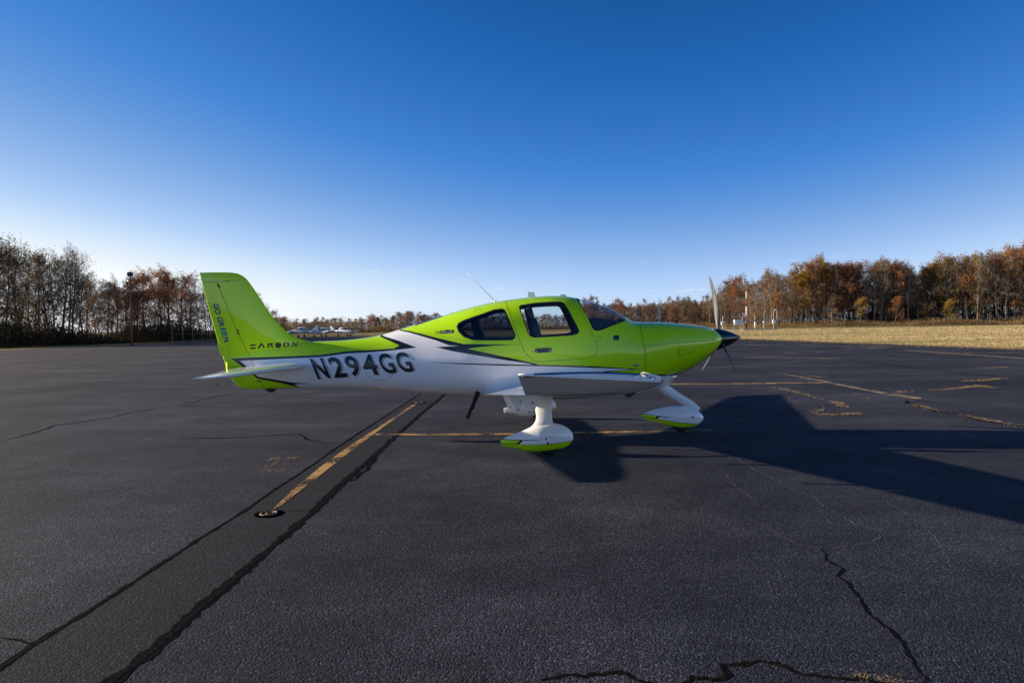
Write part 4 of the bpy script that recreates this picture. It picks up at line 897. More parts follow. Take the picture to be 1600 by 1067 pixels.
def gen_tree(seed, H, crown0, spread, nleaf, leaf, trunk_r, lsz=.16, limbs=20, twig=4, droop=0.0):
    r = np.random.RandomState(seed); V = []; Fa = []; LV = []; LF = []
    def seg(p0, p1, ra, rb, n=4):
        d = p1 - p0; L_ = np.linalg.norm(d) + 1e-9; d = d / L_; a = np.cross(d, [0, 0, 1.0]) if abs(d[2]) < .9 else np.cross(d, [1.0, 0, 0]); a /= np.linalg.norm(a) + 1e-9; b_ = np.cross(d, a); k0 = len(V)
        for p, q in ((p0, ra), (p1, rb)):
            for k in range(n): t = 2 * math.pi * k / n; V.append(tuple(p + (a * math.cos(t) + b_ * math.sin(t)) * q))
        for k in range(n): Fa.append((k0 + k, k0 + (k + 1) % n, k0 + n + (k + 1) % n, k0 + n + k))
    def leaf_at(p, s_):
        a = r.normal(size=3); a /= np.linalg.norm(a); b_ = np.cross(a, r.normal(size=3)); b_ /= np.linalg.norm(b_) + 1e-9; k0 = len(LV); h = s_ * r.uniform(.6, 1.4)
        for u, w_ in ((-.5, 0), (0, -.38), (.5, 0), (0, .38)): LV.append(tuple(p + a * u * h + b_ * w_ * h))
        LF.append((k0, k0 + 1, k0 + 2, k0 + 3))
    def branch(p, d, L_, rad, lvl, tips):
        n = 3 if lvl < 3 else 2; q = p.copy(); dd = d.copy(); pts = [q.copy()]
        for i in range(n):
            dd = dd + r.normal(size=3) * .20 + np.array([0, 0, .12 - droop * lvl]); dd /= np.linalg.norm(dd); q2 = q + dd * L_ / n
            seg(q, q2, rad * (1 - .8 * i / n), rad * (1 - .8 * (i + 1) / n), 4 if lvl < 2 else 3); q = q2; pts.append(q.copy())
        if lvl >= 3: tips.append(pts[-1]); tips.append(pts[1]); return
        m_ = {1: 6, 2: twig}[lvl] if lvl in (1, 2) else 0
        for i in range(m_):
            t = r.uniform(.25, 1) * n; k = min(int(t), n - 1); b0 = pts[k] + (pts[k + 1] - pts[k]) * (t - k)
            nd = dd + r.normal(size=3) * .75; nd /= np.linalg.norm(nd); branch(b0, nd, L_ * r.uniform(.35, .6), max(.012, rad * .42), lvl + 1, tips)
    tips = []; p = np.zeros(3); d = np.array([0, 0, 1.0]); tp = [p.copy()]; nseg = 8
    for i in range(nseg):
        d = d + r.normal(size=3) * np.array([.055, .055, 0]); d /= np.linalg.norm(d); q = p + d * H * .93 / nseg
        seg(p, q, trunk_r * (1 - .85 * i / nseg) + (trunk_r * .35 if i == 0 else 0), trunk_r * (1 - .85 * (i + 1) / nseg), 7); p = q; tp.append(p.copy())
    for i in range(limbs):
        t = crown0 + (1 - crown0) * ((i + r.uniform(0, 1)) / limbs); k = min(int(t * nseg), nseg - 1); b0 = tp[k] + (tp[k + 1] - tp[k]) * (t * nseg - k)
        an = i * 2.4 + r.uniform(-.5, .5); el_ = R(r.uniform(20, 60)) + (t - .5) * .7; nd = np.array([math.cos(an) * math.cos(el_), math.sin(an) * math.cos(el_), math.sin(el_)])
        Lb = H * spread * (1.15 - .75 * abs(t - .5) * 1.3) * r.uniform(.65, 1.2); branch(b0, nd, max(.6, Lb), trunk_r * .34 * (1.2 - t), 1, tips)
    T = np.array(tips); 
    # leaves clump on some boughs and leave others bare
    kc = T[r.choice(len(T), 14)]; wgt = np.exp(-((T[:, None, :] - kc[None]) ** 2).sum(-1).min(1) / (H * .13) ** 2) + .05; wgt /= wgt.sum()
    for i in r.choice(len(T), nleaf, p=wgt): leaf_at(T[i] + r.normal(size=3) * H * .016, lsz)
    return V, Fa, LV, LF
def conifer(seed, H):
    r = np.random.RandomState(seed); V = []; Fa = []; LV = []; LF = []
    for i in range(6):
        k0 = len(V)
        for z, q in ((H * i / 6, .22 * (1 - i / 6.5)), (H * (i + 1) / 6, .22 * (1 - (i + 1) / 6.5))):
            for k in range(6): V.append((q * math.cos(k * 1.047), q * math.sin(k * 1.047), z))
        for k in range(6): Fa.append((k0 + k, k0 + (k + 1) % 6, k0 + 6 + (k + 1) % 6, k0 + 6 + k))
    for i in range(3800):
        t = r.uniform(.1, 1) ** .8; an = r.uniform(0, 6.28); rr = H * .24 * (1 - t) ** .8 * (1 + .25 * math.sin(an * 3 + i % 5)) * r.uniform(.3, 1) ** .5; p = np.array([rr * math.cos(an), rr * math.sin(an), H * t - rr * .2])
        a = np.array([math.cos(an), math.sin(an), -.4]); b_ = np.cross(a, r.normal(size=3)); b_ /= np.linalg.norm(b_); k0 = len(LV); h = .42
        for u, w_ in ((-.5, 0), (0, -.2), (.5, 0), (0, .2)): LV.append(tuple(p + a * u * h + b_ * w_ * h))
        LF.append((k0, k0 + 1, k0 + 2, k0 + 3))
    return V, Fa, LV, LF
KINDS = {}
def add_kind(key, desc, gens, leaf, barkm):
    L_ = []
    for gsp in gens:
        V, Fa, LV, LF = gsp; L_.append((mesh_from('trunk', V, Fa, barkm, smooth=False), mesh_from('crown', LV, LF, LM[leaf], smooth=False) if LF else None))
    KINDS[key] = (desc, L_)
add_kind('bare', 'bare', [gen_tree(s_, 13, .25, .27, 260, 'dull', .17, limbs=26, twig=6) for s_ in (1, 2, 3)], 'dull', M_bark)
add_kind('barep', 'grey-barked bare', [gen_tree(s_, 13, .35, .24, 450, 'brown', .15, limbs=26, twig=6) for s_ in (4, 5)], 'brown', M_barkp)
add_kind('rust', 'rust-leaved', [gen_tree(s_, 13, .22, .26, 3600, 'rust', .19, .20) for s_ in (6, 7, 8)], 'rust', M_bark)
add_kind('brown', 'brown-leaved', [gen_tree(s_, 13, .12, .24, 3300, 'brown', .18, .20) for s_ in (9, 10, 11)], 'brown', M_barkp)
add_kind('gold', 'golden-leaved', [gen_tree(s_, 13, .3, .25, 3400, 'gold', .19, .20) for s_ in (12, 13)], 'gold', M_bark)
add_kind('dull', 'dull olive-brown', [gen_tree(s_, 13, .12, .26, 3000, 'dull', .19, .20, limbs=24) for s_ in (14, 15, 16)], 'dull', M_bark)
add_kind('fir', 'dark evergreen', [conifer(17, 13)], 'green', M_bark)
def put_tree(key, x, y, H, label, group, wide=1.0):
    desc, ms = KINDS[key]; tm_, cm = ms[rnd.randrange(len(ms))]; s_ = H / 13.0
    t = bpy.data.objects.new('tree', None); C.objects.link(t); t.location = (x, y, -0.05); t.rotation_euler = (0, 0, rnd.uniform(0, 6.28)); t.scale = (s_ * wide, s_ * wide, s_); t.empty_display_size = .3
    props(t, label, 'tree', group)
    for nm, me in (('trunk', tm_), ('crown', cm)):
        if me: o = bpy.data.objects.new(nm, me); C.objects.link(o); o.parent = t
def pick(ws):
    q = rnd.uniform(0, sum(w_ for k, w_ in ws)); 
    for k, w_ in ws:
        q -= w_
        if q <= 0: return k
    return ws[-1][0]
def hz(px): return 510 - math.tan(ROLL) * (px - 800)
CNT = {}
ORDS = 'first second third fourth fifth sixth seventh eighth ninth tenth eleventh twelfth thirteenth fourteenth fifteenth sixteenth seventeenth eighteenth nineteenth twentieth'.split()
def ordn(n): return ORDS[n - 1] if n <= 20 else ('twenty-' + ORDS[n - 21] if n <= 29 else 'number %d' % n)
def place(px, Z, toppx, key, where, group, wide=1.0):
    X = P(px, hz(px), Z).x; H = max(3.0, .94 * (hz(px) - toppx) * Z / F_PX + CAM_H + .05); 
    nm = KINDS[key][0]; k_ = (nm, where); CNT[k_] = CNT.get(k_, 0) + 1; lb = nm + ' tree ' + where
    lb = nm + ' tree ' + where + ', ' + ordn(CNT[k_]) + ' of its kind from left'
    put_tree(key, X, Z, H, lb, group, wide)
# left wood: outline of the tops read from the photograph
Ltop = [(-120, 380), (-20, 368), (0, 372), (20, 378), (45, 384), (62, 400), (90, 386), (110, 385), (130, 415), (150, 436), (168, 432), (185, 440), (205, 438), (230, 428), (250, 424), (275, 428), (292, 427), (305, 437), (340, 440), (380, 450), (410, 465), (428, 480), (445, 495)]
def topat(tab, px): return float(np.interp(px, [a for a, b in tab], [b for a, b in tab]))
def Lkind(px):
    if px < 130: return pick([('bare', 9), ('dull', 3), ('brown', .7)])
    if px < 190: return pick([('dull', 4), ('bare', 2), ('brown', 2), ('rust', 1)])
    if px < 275: return pick([('rust', 7), ('dull', 1), ('brown', 1)])
    return pick([('bare', 4), ('dull', 3), ('rust', 2)])
spots_l = []
for px in np.arange(-110, 445, 17.0):
    p_ = px + rnd.uniform(-5, 5); Z = 84 + max(0, (p_ + 20)) * .11 + (max(0, p_ - 300)) * .5 + rnd.uniform(-3, 3); spots_l.append((p_, Z, topat(Ltop, p_) + rnd.uniform(-3, 7), 'at front of left wood', 'trees at the edge of the left wood'))
for px in np.arange(-100, 445, 15.0):
    p_ = px + rnd.uniform(-6, 6); Z = 98 + max(0, (p_ + 20)) * .12 + (max(0, p_ - 300)) * .5 + rnd.uniform(-4, 6); spots_l.append((p_, Z, topat(Ltop, p_) + rnd.uniform(2, 26), 'deep inside left wood', 'trees deep in the left wood'))
for p_, Z, tp_, wh, gr in spots_l: place(p_, Z, tp_, Lkind(p_), wh, gr, rnd.uniform(.85, 1.15) * (1.0 if p_ > 130 else .95))
# right wood
Rtop = [(900, 470), (925, 464), (940, 470), (960, 466), (985, 472), (1010, 468), (1040, 466), (1065, 462), (1090, 468), (1110, 461), (1135, 440), (1150, 434), (1170, 437), (1190, 432), (1210, 420), (1240, 428), (1262, 410), (1285, 404), (1300, 416), (1320, 414), (1352, 406), (1370, 408), (1395, 405), (1415, 412), (1432, 425), (1450, 412), (1480, 400), (1500, 399), (1530, 400), (1548, 398), (1560, 388), (1580, 386), (1620, 382), (1760, 380)]
def Rkind(px):
    if px < 1130: return pick([('rust', 3), ('brown', 4), ('barep', 2), ('dull', 1)])
    if 1245 < px < 1310: return pick([('gold', 4), ('rust', 2), ('brown', 2)])
    if px > 1440: return pick([('rust', 3), ('dull', 4), ('barep', 2), ('bare', 2), ('gold', 1.2)])
    return pick([('rust', 4), ('brown', 4), ('barep', 3), ('bare', 1.5), ('dull', 2), ('gold', .5)])
def Rz(px): return float(np.interp(px, [900, 1120, 1200, 1600, 1800], [330, 280, 235, 208, 200]))
for dz, st_, lo, hi, wh, gr in ((0, 11.5, -2, 7, 'at front of right wood', 'trees at the edge of the right wood'), (9, 12, 0, 12, 'in second row of right wood', 'trees in the second row of the right wood'), (20, 13, 3, 22, 'deep inside right wood', 'trees deep in the right wood')):
    for px in np.arange(905, 1700, st_):
        p_ = px + rnd.uniform(-4, 4)
        if p_ > 1640 and dz: continue
        place(p_, Rz(p_) + dz + rnd.uniform(-3, 3), topat(Rtop, p_) + rnd.uniform(lo, hi), Rkind(p_), wh, gr, rnd.uniform(.75, 1.05))
# small bright trees standing in front of the wood
for px, tp_, key, lb in ((1216, 462, 'rust', 'low orange tree under taller trees right of the weather mast'), (1343, 468, 'gold', 'low golden tree in front of the right wood'), (1398, 466, 'rust', 'low orange tree in front of the right wood'), (1300, 470, 'brown', 'low pink-brown tree in front of the right wood'), (1483, 470, 'gold', 'low yellow tree under the tall right trees'), (1225, 482, 'brown', 'small brown tree beside the weather instruments')):
    Z = Rz(px) - 6; X = P(px, hz(px), Z).x; put_tree(key, X, Z, (hz(px) - tp_) * Z / F_PX + 1.6, lb, None, 1.3)
# far middle trees between tail and cabin
Mtop = [(440, 492), (455, 497), (470, 500), (485, 497), (500, 496), (530, 499), (560, 497), (575, 492), (590, 491), (610, 494), (625, 487), (640, 487), (660, 489), (680, 491), (720, 490), (900, 488)]
for dz, st_ in ((0, 8.5), (14, 9)):
    for px in np.arange(432, 720 if dz == 0 else 700, st_):
        p_ = px + rnd.uniform(-3, 3); key = 'fir' if (590 < p_ < 606 and dz == 0) else pick([('rust', 3), ('brown', 4), ('dull', 3), ('barep', 1)])
        place(p_, 300 + dz + rnd.uniform(-6, 6), topat(Mtop, p_) + rnd.uniform(-1, 5), key, 'far beyond the tail boom', 'far trees seen over the tail boom', rnd.uniform(1.2, 1.6))
for px in np.arange(705, 930, 11.0): place(px, 320, 490 + rnd.uniform(-4, 6), pick([('rust', 3), ('brown', 4), ('dull', 2)]), 'far off behind the cabin', 'far trees behind the cabin', 1.5)
#undergrowth along the feet of the woods
def brush(name, spots, hgt, cols, label, per=26, sz=.3, seed=5):
    r = np.random.RandomState(seed); V = []; Fa = []
    for (x, y, dx, dy) in spots:
        h = hgt * r.uniform(.45, 1.15) * (.62 + .38 * math.sin(x * .31 + y * .17) + .25 * math.sin(x * 1.3 + 2)) + .15
        for k in range(per):
            u, v_, z = r.normal() * dx, r.normal() * dy, h * r.uniform(0, 1) ** .8; p = np.array([x + u * (1.15 - z / h * .6), y + v_, z]); a = r.normal(size=3); a[2] = abs(a[2]) + .5; a /= np.linalg.norm(a); b_ = np.cross(a, r.normal(size=3)); b_ /= np.linalg.norm(b_); k0 = len(V); s_ = sz * r.uniform(.5, 1.5)
            for c, d in ((-.6, 0), (0, -.25), (.6, 0), (0, .25)): V.append(tuple(p + a * c * s_ + b_ * d * s_))
            Fa.append((k0, k0 + 1, k0 + 2, k0 + 3))
    o = mk(name, V, Fa, cols, smooth=False); props(o, label, None, None, 'stuff'); return o
sp = []
for px in np.arange(-120, 450, 2.2):
    for k in range(3):
        Z = 80 + max(0, px + 20) * .11 + max(0, px - 300) * .5 + k * 4 + rnd.uniform(-1.5, 1.5); sp.append((P(px, hz(px), Z).x, Z, .9, .9))
M_brush = leafm('bramble', [(.030, .026, .016), (.045, .032, .018), (.055, .042, .02), (.035, .035, .016)])
M_brush2 = leafm('scrub', [(.19, .13, .07), (.26, .16, .08), (.19, .16, .07), (.32, .19, .09)])
brush('undergrowth', sp, 3.3, M_brush, 'dark tangled undergrowth along the left wood', 95, .24)
sp = []
for px in np.arange(915, 1700, 2.0):
    Z0 = Rz(px) - 7
    for k in range(3): sp.append((P(px, hz(px), Z0 + 5 * k).x, Z0 + 5 * k + rnd.uniform(-2, 2), 1.2, 1.5))
brush('undergrowth', sp, 2.0, M_brush2, 'brown scrub along the foot of the right wood', 60, .26, 6)
sp = [(P(px, hz(px), 288).x, 288 + rnd.uniform(-4, 4), 1.8, 2) for px in np.arange(432, 930, 1.6)]
brush('undergrowth', sp, 5.0, M_brush2, 'scrub along the far field behind the tail', 70, .42, 7)
# the mass of branches behind the first rows
def mass(name, rng, Zf, tab, label, seed, n, drop, sz):
    r = np.random.RandomState(seed); V = []; Fa = []
    for i in range(n):
        px = r.uniform(*rng); Z = Zf(px) + r.uniform(0, 18); X = P(px, hz(px), Z).x; top = (hz(px) - topat(tab, px) - drop) * Z / F_PX + 1.6; z = r.uniform(0, 1) * top; a = r.normal(size=3) * np.array([.8, .8, 1.0]); a /= np.linalg.norm(a); b_ = np.cross(a, r.normal(size=3)); b_ /= np.linalg.norm(b_); k0 = len(V); s_ = sz * r.uniform(.4, 1.6); p = np.array([X, Z, z])
        for c, d in ((-1.2, 0), (0, -.09), (1.2, 0), (0, .09)): V.append(tuple(p + a * c * s_ + b_ * d * s_))
        Fa.append((k0, k0 + 1, k0 + 2, k0 + 3))
    o = mk(name, V, Fa, M_bm, smooth=False); props(o, label, None, None, 'stuff')
M_bm = leafm('thicket', [(.09, .065, .05), (.14, .085, .05), (.11, .09, .07), (.17, .09, .05)])
mass('thicket', (900, 1700), lambda p: Rz(p) + 26, Rtop, 'mass of bare branches behind the right wood', 11, 45000, 8, .8)
mass('thicket', (1050, 1700), lambda p: Rz(p) + 12, [(a, b + (hz(a) - b) * .55) for a, b in Rtop], 'tangled saplings low in the right wood', 15, 42000, 0, .7)
mass('thicket', (430, 960), lambda p: 318, [(a, b) for a, b in Mtop], 'far brown wood beyond the tail boom', 13, 26000, 6, .6)
mass('thicket', (900, 1140), lambda p: Rz(p) + 4, Rtop, 'brown twigs filling the far end of the right wood', 14, 16000, 10, .7)
mass('thicket', (-140, 440), lambda p: 112 + max(0, p) * .15 + max(0, p - 300) * .5, Ltop, 'mass of bare branches behind the left wood', 12, 34000, 22, .45)

# weeds in the cracks, ragged dry grass along the apron edge
M_weed = leafm('dead_weeds', [(.42, .28, .14), (.55, .40, .21), (.48, .32, .17), (.30, .24, .10)])
def tufts(name, pts, n, hgt, label, spread=.05, seed=1, wd=.006):
    r = np.random.RandomState(seed); V = []; Fa = []; q = [G(*p) if len(p) == 2 else Vector(p) for p in pts]; L_ = [(b_ - a).length for a, b_ in zip(q[:-1], q[1:])]; tot = sum(L_); cl = r.uniform(0, tot, max(3, int(tot / .35)))
    for i in range(int(n * .6)):
        s_ = (cl[r.randint(len(cl))] + r.normal() * .24) % tot; k = 0
        while s_ > L_[k] and k < len(L_) - 1: s_ -= L_[k]; k += 1
        c = q[k].lerp(q[k + 1], min(1, s_ / L_[k])); x, y = c.x + r.normal() * spread * 1.8, c.y + r.normal() * spread * 1.8; h = hgt * r.uniform(.3, 1.2); a = r.uniform(0, 6.28); ln = r.uniform(.4, 2.6) * h; h *= .4; k0 = len(V); dx, dy = math.cos(a), math.sin(a)
        V += [(x - dy * wd, y + dx * wd, 0.0), (x + dy * wd, y - dx * wd, 0.0), (x + dx * ln, y + dy * ln, h)]; Fa.append((k0, k0 + 1, k0 + 2))
    o = mk(name, V, Fa, M_weed, smooth=False); props(o, label, None, None, 'stuff')
WD = [([(1160, 559), (1200, 558.5), (1235, 560), (1310, 560.5)], 900, .10), ([(1225, 551), (1245, 552.5)], 200, .07), ([(1275, 550), (1290, 550)], 120, .06), ([(1203, 604), (1241, 612), (1275, 621.5), (1300, 626), (1325, 637)], 700, .06), ([(1275, 648), (1300, 648), (1344, 646.5)], 450, .06), ([(1270, 646), (1283, 638)], 90, .06),
      ([(1400, 613), (1444, 611.6), (1490, 607.5), (1528, 603.5), (1553, 606)], 900, .09), ([(1503, 596), (1540, 594.5), (1569, 591)], 600, .10), ([(1427, 632), (1459, 641), (1506, 649.7), (1553, 658.5), (1600, 667)], 600, .05), ([(1525, 575.5), (1575, 574)], 250, .08), ([(1250, 539.5), (1390, 541.5), (1440, 543)], 900, .13), ([(1160, 539.5), (1240, 540)], 400, .12), ([(1320, 545), (1385, 544)], 400, .12), ([(1160, 534.5), (1230, 535.5), (1300, 537)], 500, .13), ([(1455, 553), (1600, 551)], 400, .13),
      ([(1262, 588), (1290, 589.5)], 160, .06), ([(400, 683), (435, 680)], 120, .012), ([(655, 669), (690, 669)], 150, .015), ([(716, 667), (752, 667)], 200, .015), ([(1140, 657), (1170, 655)], 60, .03), ([(1338, 615.5), (1345, 616)], 50, .05), ([(1120, 655), (1190, 655)], 40, .02), ([(465, 613), (485, 612.5)], 40, .06), ([(1330, 1053.6), (1408, 1063)], 220, .012), ([(1190, 1038), (1250, 1050)], 60, .008), ([(1303, 790), (1345, 788)], 60, .006), ([(1210, 623), (1380, 622)], 60, .05)]
for k, (pts, n, h) in enumerate(WD): tufts('weeds', pts, n, h, 'dead straw weeds growing in an apron crack', .03 if h > .02 else .012, 100 + k, .006 if h > .02 else .0018)
def grass_field():
    r = np.random.RandomState(77); n = 200000; V = np.zeros((n, 4, 3)); 
    px = r.uniform(1090, 1780, n); t = r.uniform(0, 1, n); pu = r.rand(n) < .25
    # spread over the strip between the apron edge and the runway
    y0 = np.interp(px, [1090, 1157, 1300, 1450, 1600, 1780], [75, ga.y, 51, 42, gb.y, 30]); Z = 1 / (1 / y0 * (1 - t) + t / 166.0); X = (px - 800 + 9) / F_PX * Z
    k = n // 5; px2 = r.uniform(440, 1100, k); Z[:k] = r.uniform(150, 176, k); X[:k] = (px2 - 800) / F_PX * Z[:k]
    a = r.uniform(0, np.pi, n); w_ = r.uniform(.04, .10, n) * np.clip(Z / 60, .6, 2.2); h = r.uniform(.02, .07, n); ln = r.normal(0, .03, n)
    dx, dy = np.cos(a) * w_, np.sin(a) * w_
    V[:, 0] = np.stack([X - dx, Z - dy, np.full(n, -.03)], 1); V[:, 1] = np.stack([X + dx, Z + dy, np.full(n, -.03)], 1); V[:, 2] = np.stack([X + dx * .7 + ln, Z + dy * .7, h - .03], 1); V[:, 3] = np.stack([X - dx * .6 + ln, Z - dy * .6, h * .8 - .03], 1)
    me = bpy.data.meshes.new('grass'); me.vertices.add(n * 4); me.loops.add(n * 4); me.polygons.add(n); me.vertices.foreach_set('co', V.ravel()); me.loops.foreach_set('vertex_index', np.arange(n * 4)); me.polygons.foreach_set('loop_start', np.arange(n) * 4); me.update(calc_edges=True); me.materials.append(M_turf)
    o = bpy.data.objects.new('grass', me); C.objects.link(o); props(o, 'sunlit straw coloured grass of the airfield', None, None, 'stuff')
M_turf = leafm('straw_turf', [(.49, .385, .21), (.53, .42, .23), (.51, .395, .215), (.46, .37, .19)])
tt_ = noise(M_turf, objco(M_turf, (.02, .16, 1)), 1.0, 6); bs = bsdf(M_turf); src_ = bs.inputs['Base Color'].links[0].from_socket
lk(M_turf, mixc(M_turf, ramp(M_turf, tt_, [(.4, (0, 0, 0)), (.60, (1, 1, 1))]), src_, (.26, .235, .10)), bs.inputs['Base Color'])
grass_field()
er = [tuple(ga + dv * t) for t in np.linspace(-.05, 1.3, 30)]
tufts('verge_grass', [(a, b_, c) for a, b_, c in er], 14000, .13, 'ragged dry grass along the right edge of the apron', .35, 300, .012)
tufts('verge_grass', [tuple(G(0, 546.5)), tuple(G(150, 540.3)), tuple(G(300, 533.8)), (-52, 150, 0)], 9000, .22, 'rough grass along the left edge of the apron', .6, 301, .018)

# ============================================================ small things far off
def box_thing(name, label, cat, px, Z): p = P(px, hz(px), Z); return thing(name, label, cat, (p.x, Z, -0.03)), p.x
M_red = mat('mast_red', (0.28, 0.018, 0.02), .5); M_wp = mat('mast_white', (0.75, 0.75, 0.74), .5); M_steel = mat('galvanised_steel', (0.42, 0.42, 0.42), .5, metal=.6); M_conc = mat('concrete', (0.42, 0.41, 0.38), .9); M_brownp = mat('brown_steel', (0.11, 0.06, 0.045), .6); M_cab = mat('cabinet_white', (0.80, 0.80, 0.78), .45)
ZA = 152.0
def zA(py, px, Z=ZA): return P(px, py, Z).z
t, x = box_thing('weather_mast', 'tall red and white banded weather mast right of the propeller', 'mast', 1166.5, ZA)
zz = [0, 3.0, 5.2, 6.8, 8.6, 9.6]
for i in range(5): b = MB(); b.tube([(x, ZA, zz[i]), (x, ZA, zz[i + 1])], [.17 - .018 * i, .155 - .018 * i], 10); b.build('mast_section', M_red if i % 2 == 0 else M_wp, t, True)
b = MB(); b.tube([(x, ZA, 9.6), (x, ZA, 9.8), (x - .62, ZA, 9.85), (x - .66, ZA, 11.2)], .05, 6); b.build('wind_sensor', M_wp, t, True); b = MB(); b.tube([(x, ZA, 9.6), (x + .1, ZA, 11.9)], .02, 5); b.build('lightning_rod', M_steel, t, True)
b = MB(); b.box((x - .25, ZA - .2, 1.7), (.45, .25, .45)); b.build('junction_box', M_cab, t)
t, x = box_thing('equipment_cabinet', 'white equipment cabinet on steel legs left of the weather mast', 'cabinet', 1154.0, ZA)
b = MB(); b.box((x - .2, ZA, 1.62), (1.55, .9, 1.15)); b.box((x - .2, ZA, 2.22), (1.65, 1.0, .05)); b.build('case', M_cab, t); b = MB(); b.box((x + .62, ZA, 1.62), (.09, .85, 1.05)); b.build('side_vent', M_steel, t)
for dx in (-.9, .5):
    for dy in (-.4, .4): b = MB(); b.tube([(x + dx, ZA + dy, -.02), (x + dx, ZA + dy, 1.1)], .045, 6); b.build('leg', M_steel, t)
t, x = box_thing('antenna_post', 'thin twin-whip antenna post behind the white cabinet', 'antenna', 1160.8, ZA + 1)
b = MB(); b.tube([(x, ZA + 1, -.02), (x, ZA + 1, 3.9)], .035, 6); b.build('post', M_steel, t); b = MB(); b.tube([(x, ZA + 1, 2.8), (x + .3, ZA + 1, 2.8), (x + .3, ZA + 1, 3.8)], .03, 6); b.build('arm', M_wp, t)
t, x = box_thing('sensor_post', 'white sensor box on a pole just right of the propeller blade', 'weather sensor', 1129.4, ZA)
b = MB(); b.tube([(x, ZA, -.02), (x, ZA, 3.1)], .06, 6); b.build('post', M_wp, t); b = MB(); b.box((x - .05, ZA - .05, 1.5), (.62, .35, .7)); b.build('sensor_box', M_cab, t); b = MB(); b.tube([(x - .35, ZA, 3.25), (x, ZA, 3.05), (x + .3, ZA, 3.3)], .035, 5); b.build('sensor_arm', M_steel, t)
t, x = box_thing('gate', 'brown steel gate between posts left of the white cabinet', 'gate', 1140.0, ZA)
for dx in (-.95, .9, 1.05): b = MB(); b.tube([(x + dx, ZA, -.02), (x + dx, ZA, 1.9)], .05, 6); b.build('gate_post', M_steel, t)
for z_ in (.75, 1.1, 1.45, 1.65): b = MB(); b.box((x, ZA, z_), (1.7, .05, .07)); b.build('rail', M_brownp, t)
for dx in (-.6, -.3, 0, .3, .6): b = MB(); b.box((x + dx, ZA + .03, 1.2), (.06, .04, .95)); b.build('bar', M_brownp, t)
t, x = box_thing('rain_gauge', 'white cylindrical rain gauge on the low concrete pad', 'rain gauge', 1180.2, ZA); b = MB(); b.tube([(x, ZA, .45), (x, ZA, 1.75)], .21, 12); b.build('drum', M_cab, t, True); b = MB(); b.tube([(x, ZA, 0), (x, ZA, .45)], .05, 6); b.build('post', M_steel, t)
t, x = box_thing('sensor_post', 'short post with a small white round head on the concrete pad', 'weather sensor', 1193.6, ZA); b = MB(); b.tube([(x, ZA, 0), (x, ZA, 1.6)], .08, 6); b.build('post', M_conc, t); b = MB(); b.lathe((x - .02, ZA, 1.55), (0, 0, 1), [(0, 0), (.05, .2), (.15, .27), (.28, .2), (.34, 0)], 10); b.build('head', M_cab, t, True)
t, x = box_thing('visibility_sensor', 'tall arched sensor post with white box at the right end of the pad', 'weather sensor', 1209.5, ZA); b = MB(); b.tube([(x - .1, ZA, 0), (x - .1, ZA, 4.2), (x + .65, ZA, 4.25), (x + .68, ZA, 1.9)], .075, 6); b.build('arch', M_conc, t); b = MB(); b.box((x, ZA - .1, 1.75), (.62, .4, .85)); b.build('sensor_box', M_cab, t); b = MB(); b.box((x + .4, ZA, 4.35), (.45, .25, .2)); b.build('sensor_head', M_cab, t)
xp0, xp1 = P(1160, 510, ZA).x, P(1211, 510, ZA).x; b = MB(); b.box(((xp0 + xp1) / 2, ZA, .04), (xp1 - xp0, 2.4, .16)); o = b.build('concrete_pad', M_conc); props(o, 'low concrete pad under the weather instruments', None, None, 'structure')
# beacon tower in the left wood
ZB = 82.0; p = P(205, 500, ZB); t = thing('beacon_tower', 'slender rusty red beacon pole with drum lamp rising over the left wood', 'beacon', (p.x, ZB, 0)); zt_ = P(205, 437, ZB).z
b = MB(); b.tube([(p.x, ZB, -.05), (p.x, ZB, zt_)], [.12, .09], 10); b.build('pole', mat('faded_red_paint', (.22, .085, .065), .7), t, True)
b = MB(); b.lathe((p.x, ZB, zt_), (0, 0, 1), [(0, .12), (0, .48), (.07, .48), (.07, .0)], 16); b.build('platform', M_brownp, t)
b = MB(); ring = [Vector((p.x + .46 * math.cos(a), ZB + .46 * math.sin(a), zt_ + .28)) for a in np.linspace(0, 6.283, 17)]; b.tube(ring, .02, 5)
for a in np.linspace(0, 5.5, 7): b.tube([(p.x + .46 * math.cos(a), ZB + .46 * math.sin(a), zt_ + .06), (p.x + .46 * math.cos(a), ZB + .46 * math.sin(a), zt_ + .28)], .018, 4)
b.build('railing', M_steel, t)
b = MB(); b.tube([(p.x, ZB, zt_ + .05), (p.x, ZB, zt_ + .42)], .10, 10); b.build('motor_housing', M_steel, t, True)
b = MB(); b.tube([(p.x - .30, ZB, zt_ + .66), (p.x - .24, ZB, zt_ + .66), (p.x + .24, ZB, zt_ + .66), (p.x + .30, ZB, zt_ + .66)], [.17, .26, .26, .17], 16); b.build('lamp_drum', mat('drum_dark', (.03, .035, .04), .4), t, True)
# chain link fence near the tail
t = thing('chain_link_fence', 'thin steel chain link fence beyond the rudder at the left wood', 'fence', (-52.8, 100, 0))
for k in range(3, 14): b = MB(); b.tube([(-52.8, 96 + k * 3.4, 0), (-52.8, 96 + k * 3.4, 2.3)], .022, 6); b.build('post', M_steel, t)
for z_ in (.15, 1.2, 2.25): b = MB(); b.tube([(-52.8, 106.2, z_), (-52.8, 140.2, z_)], .007, 5); b.build('rail', M_steel, t)

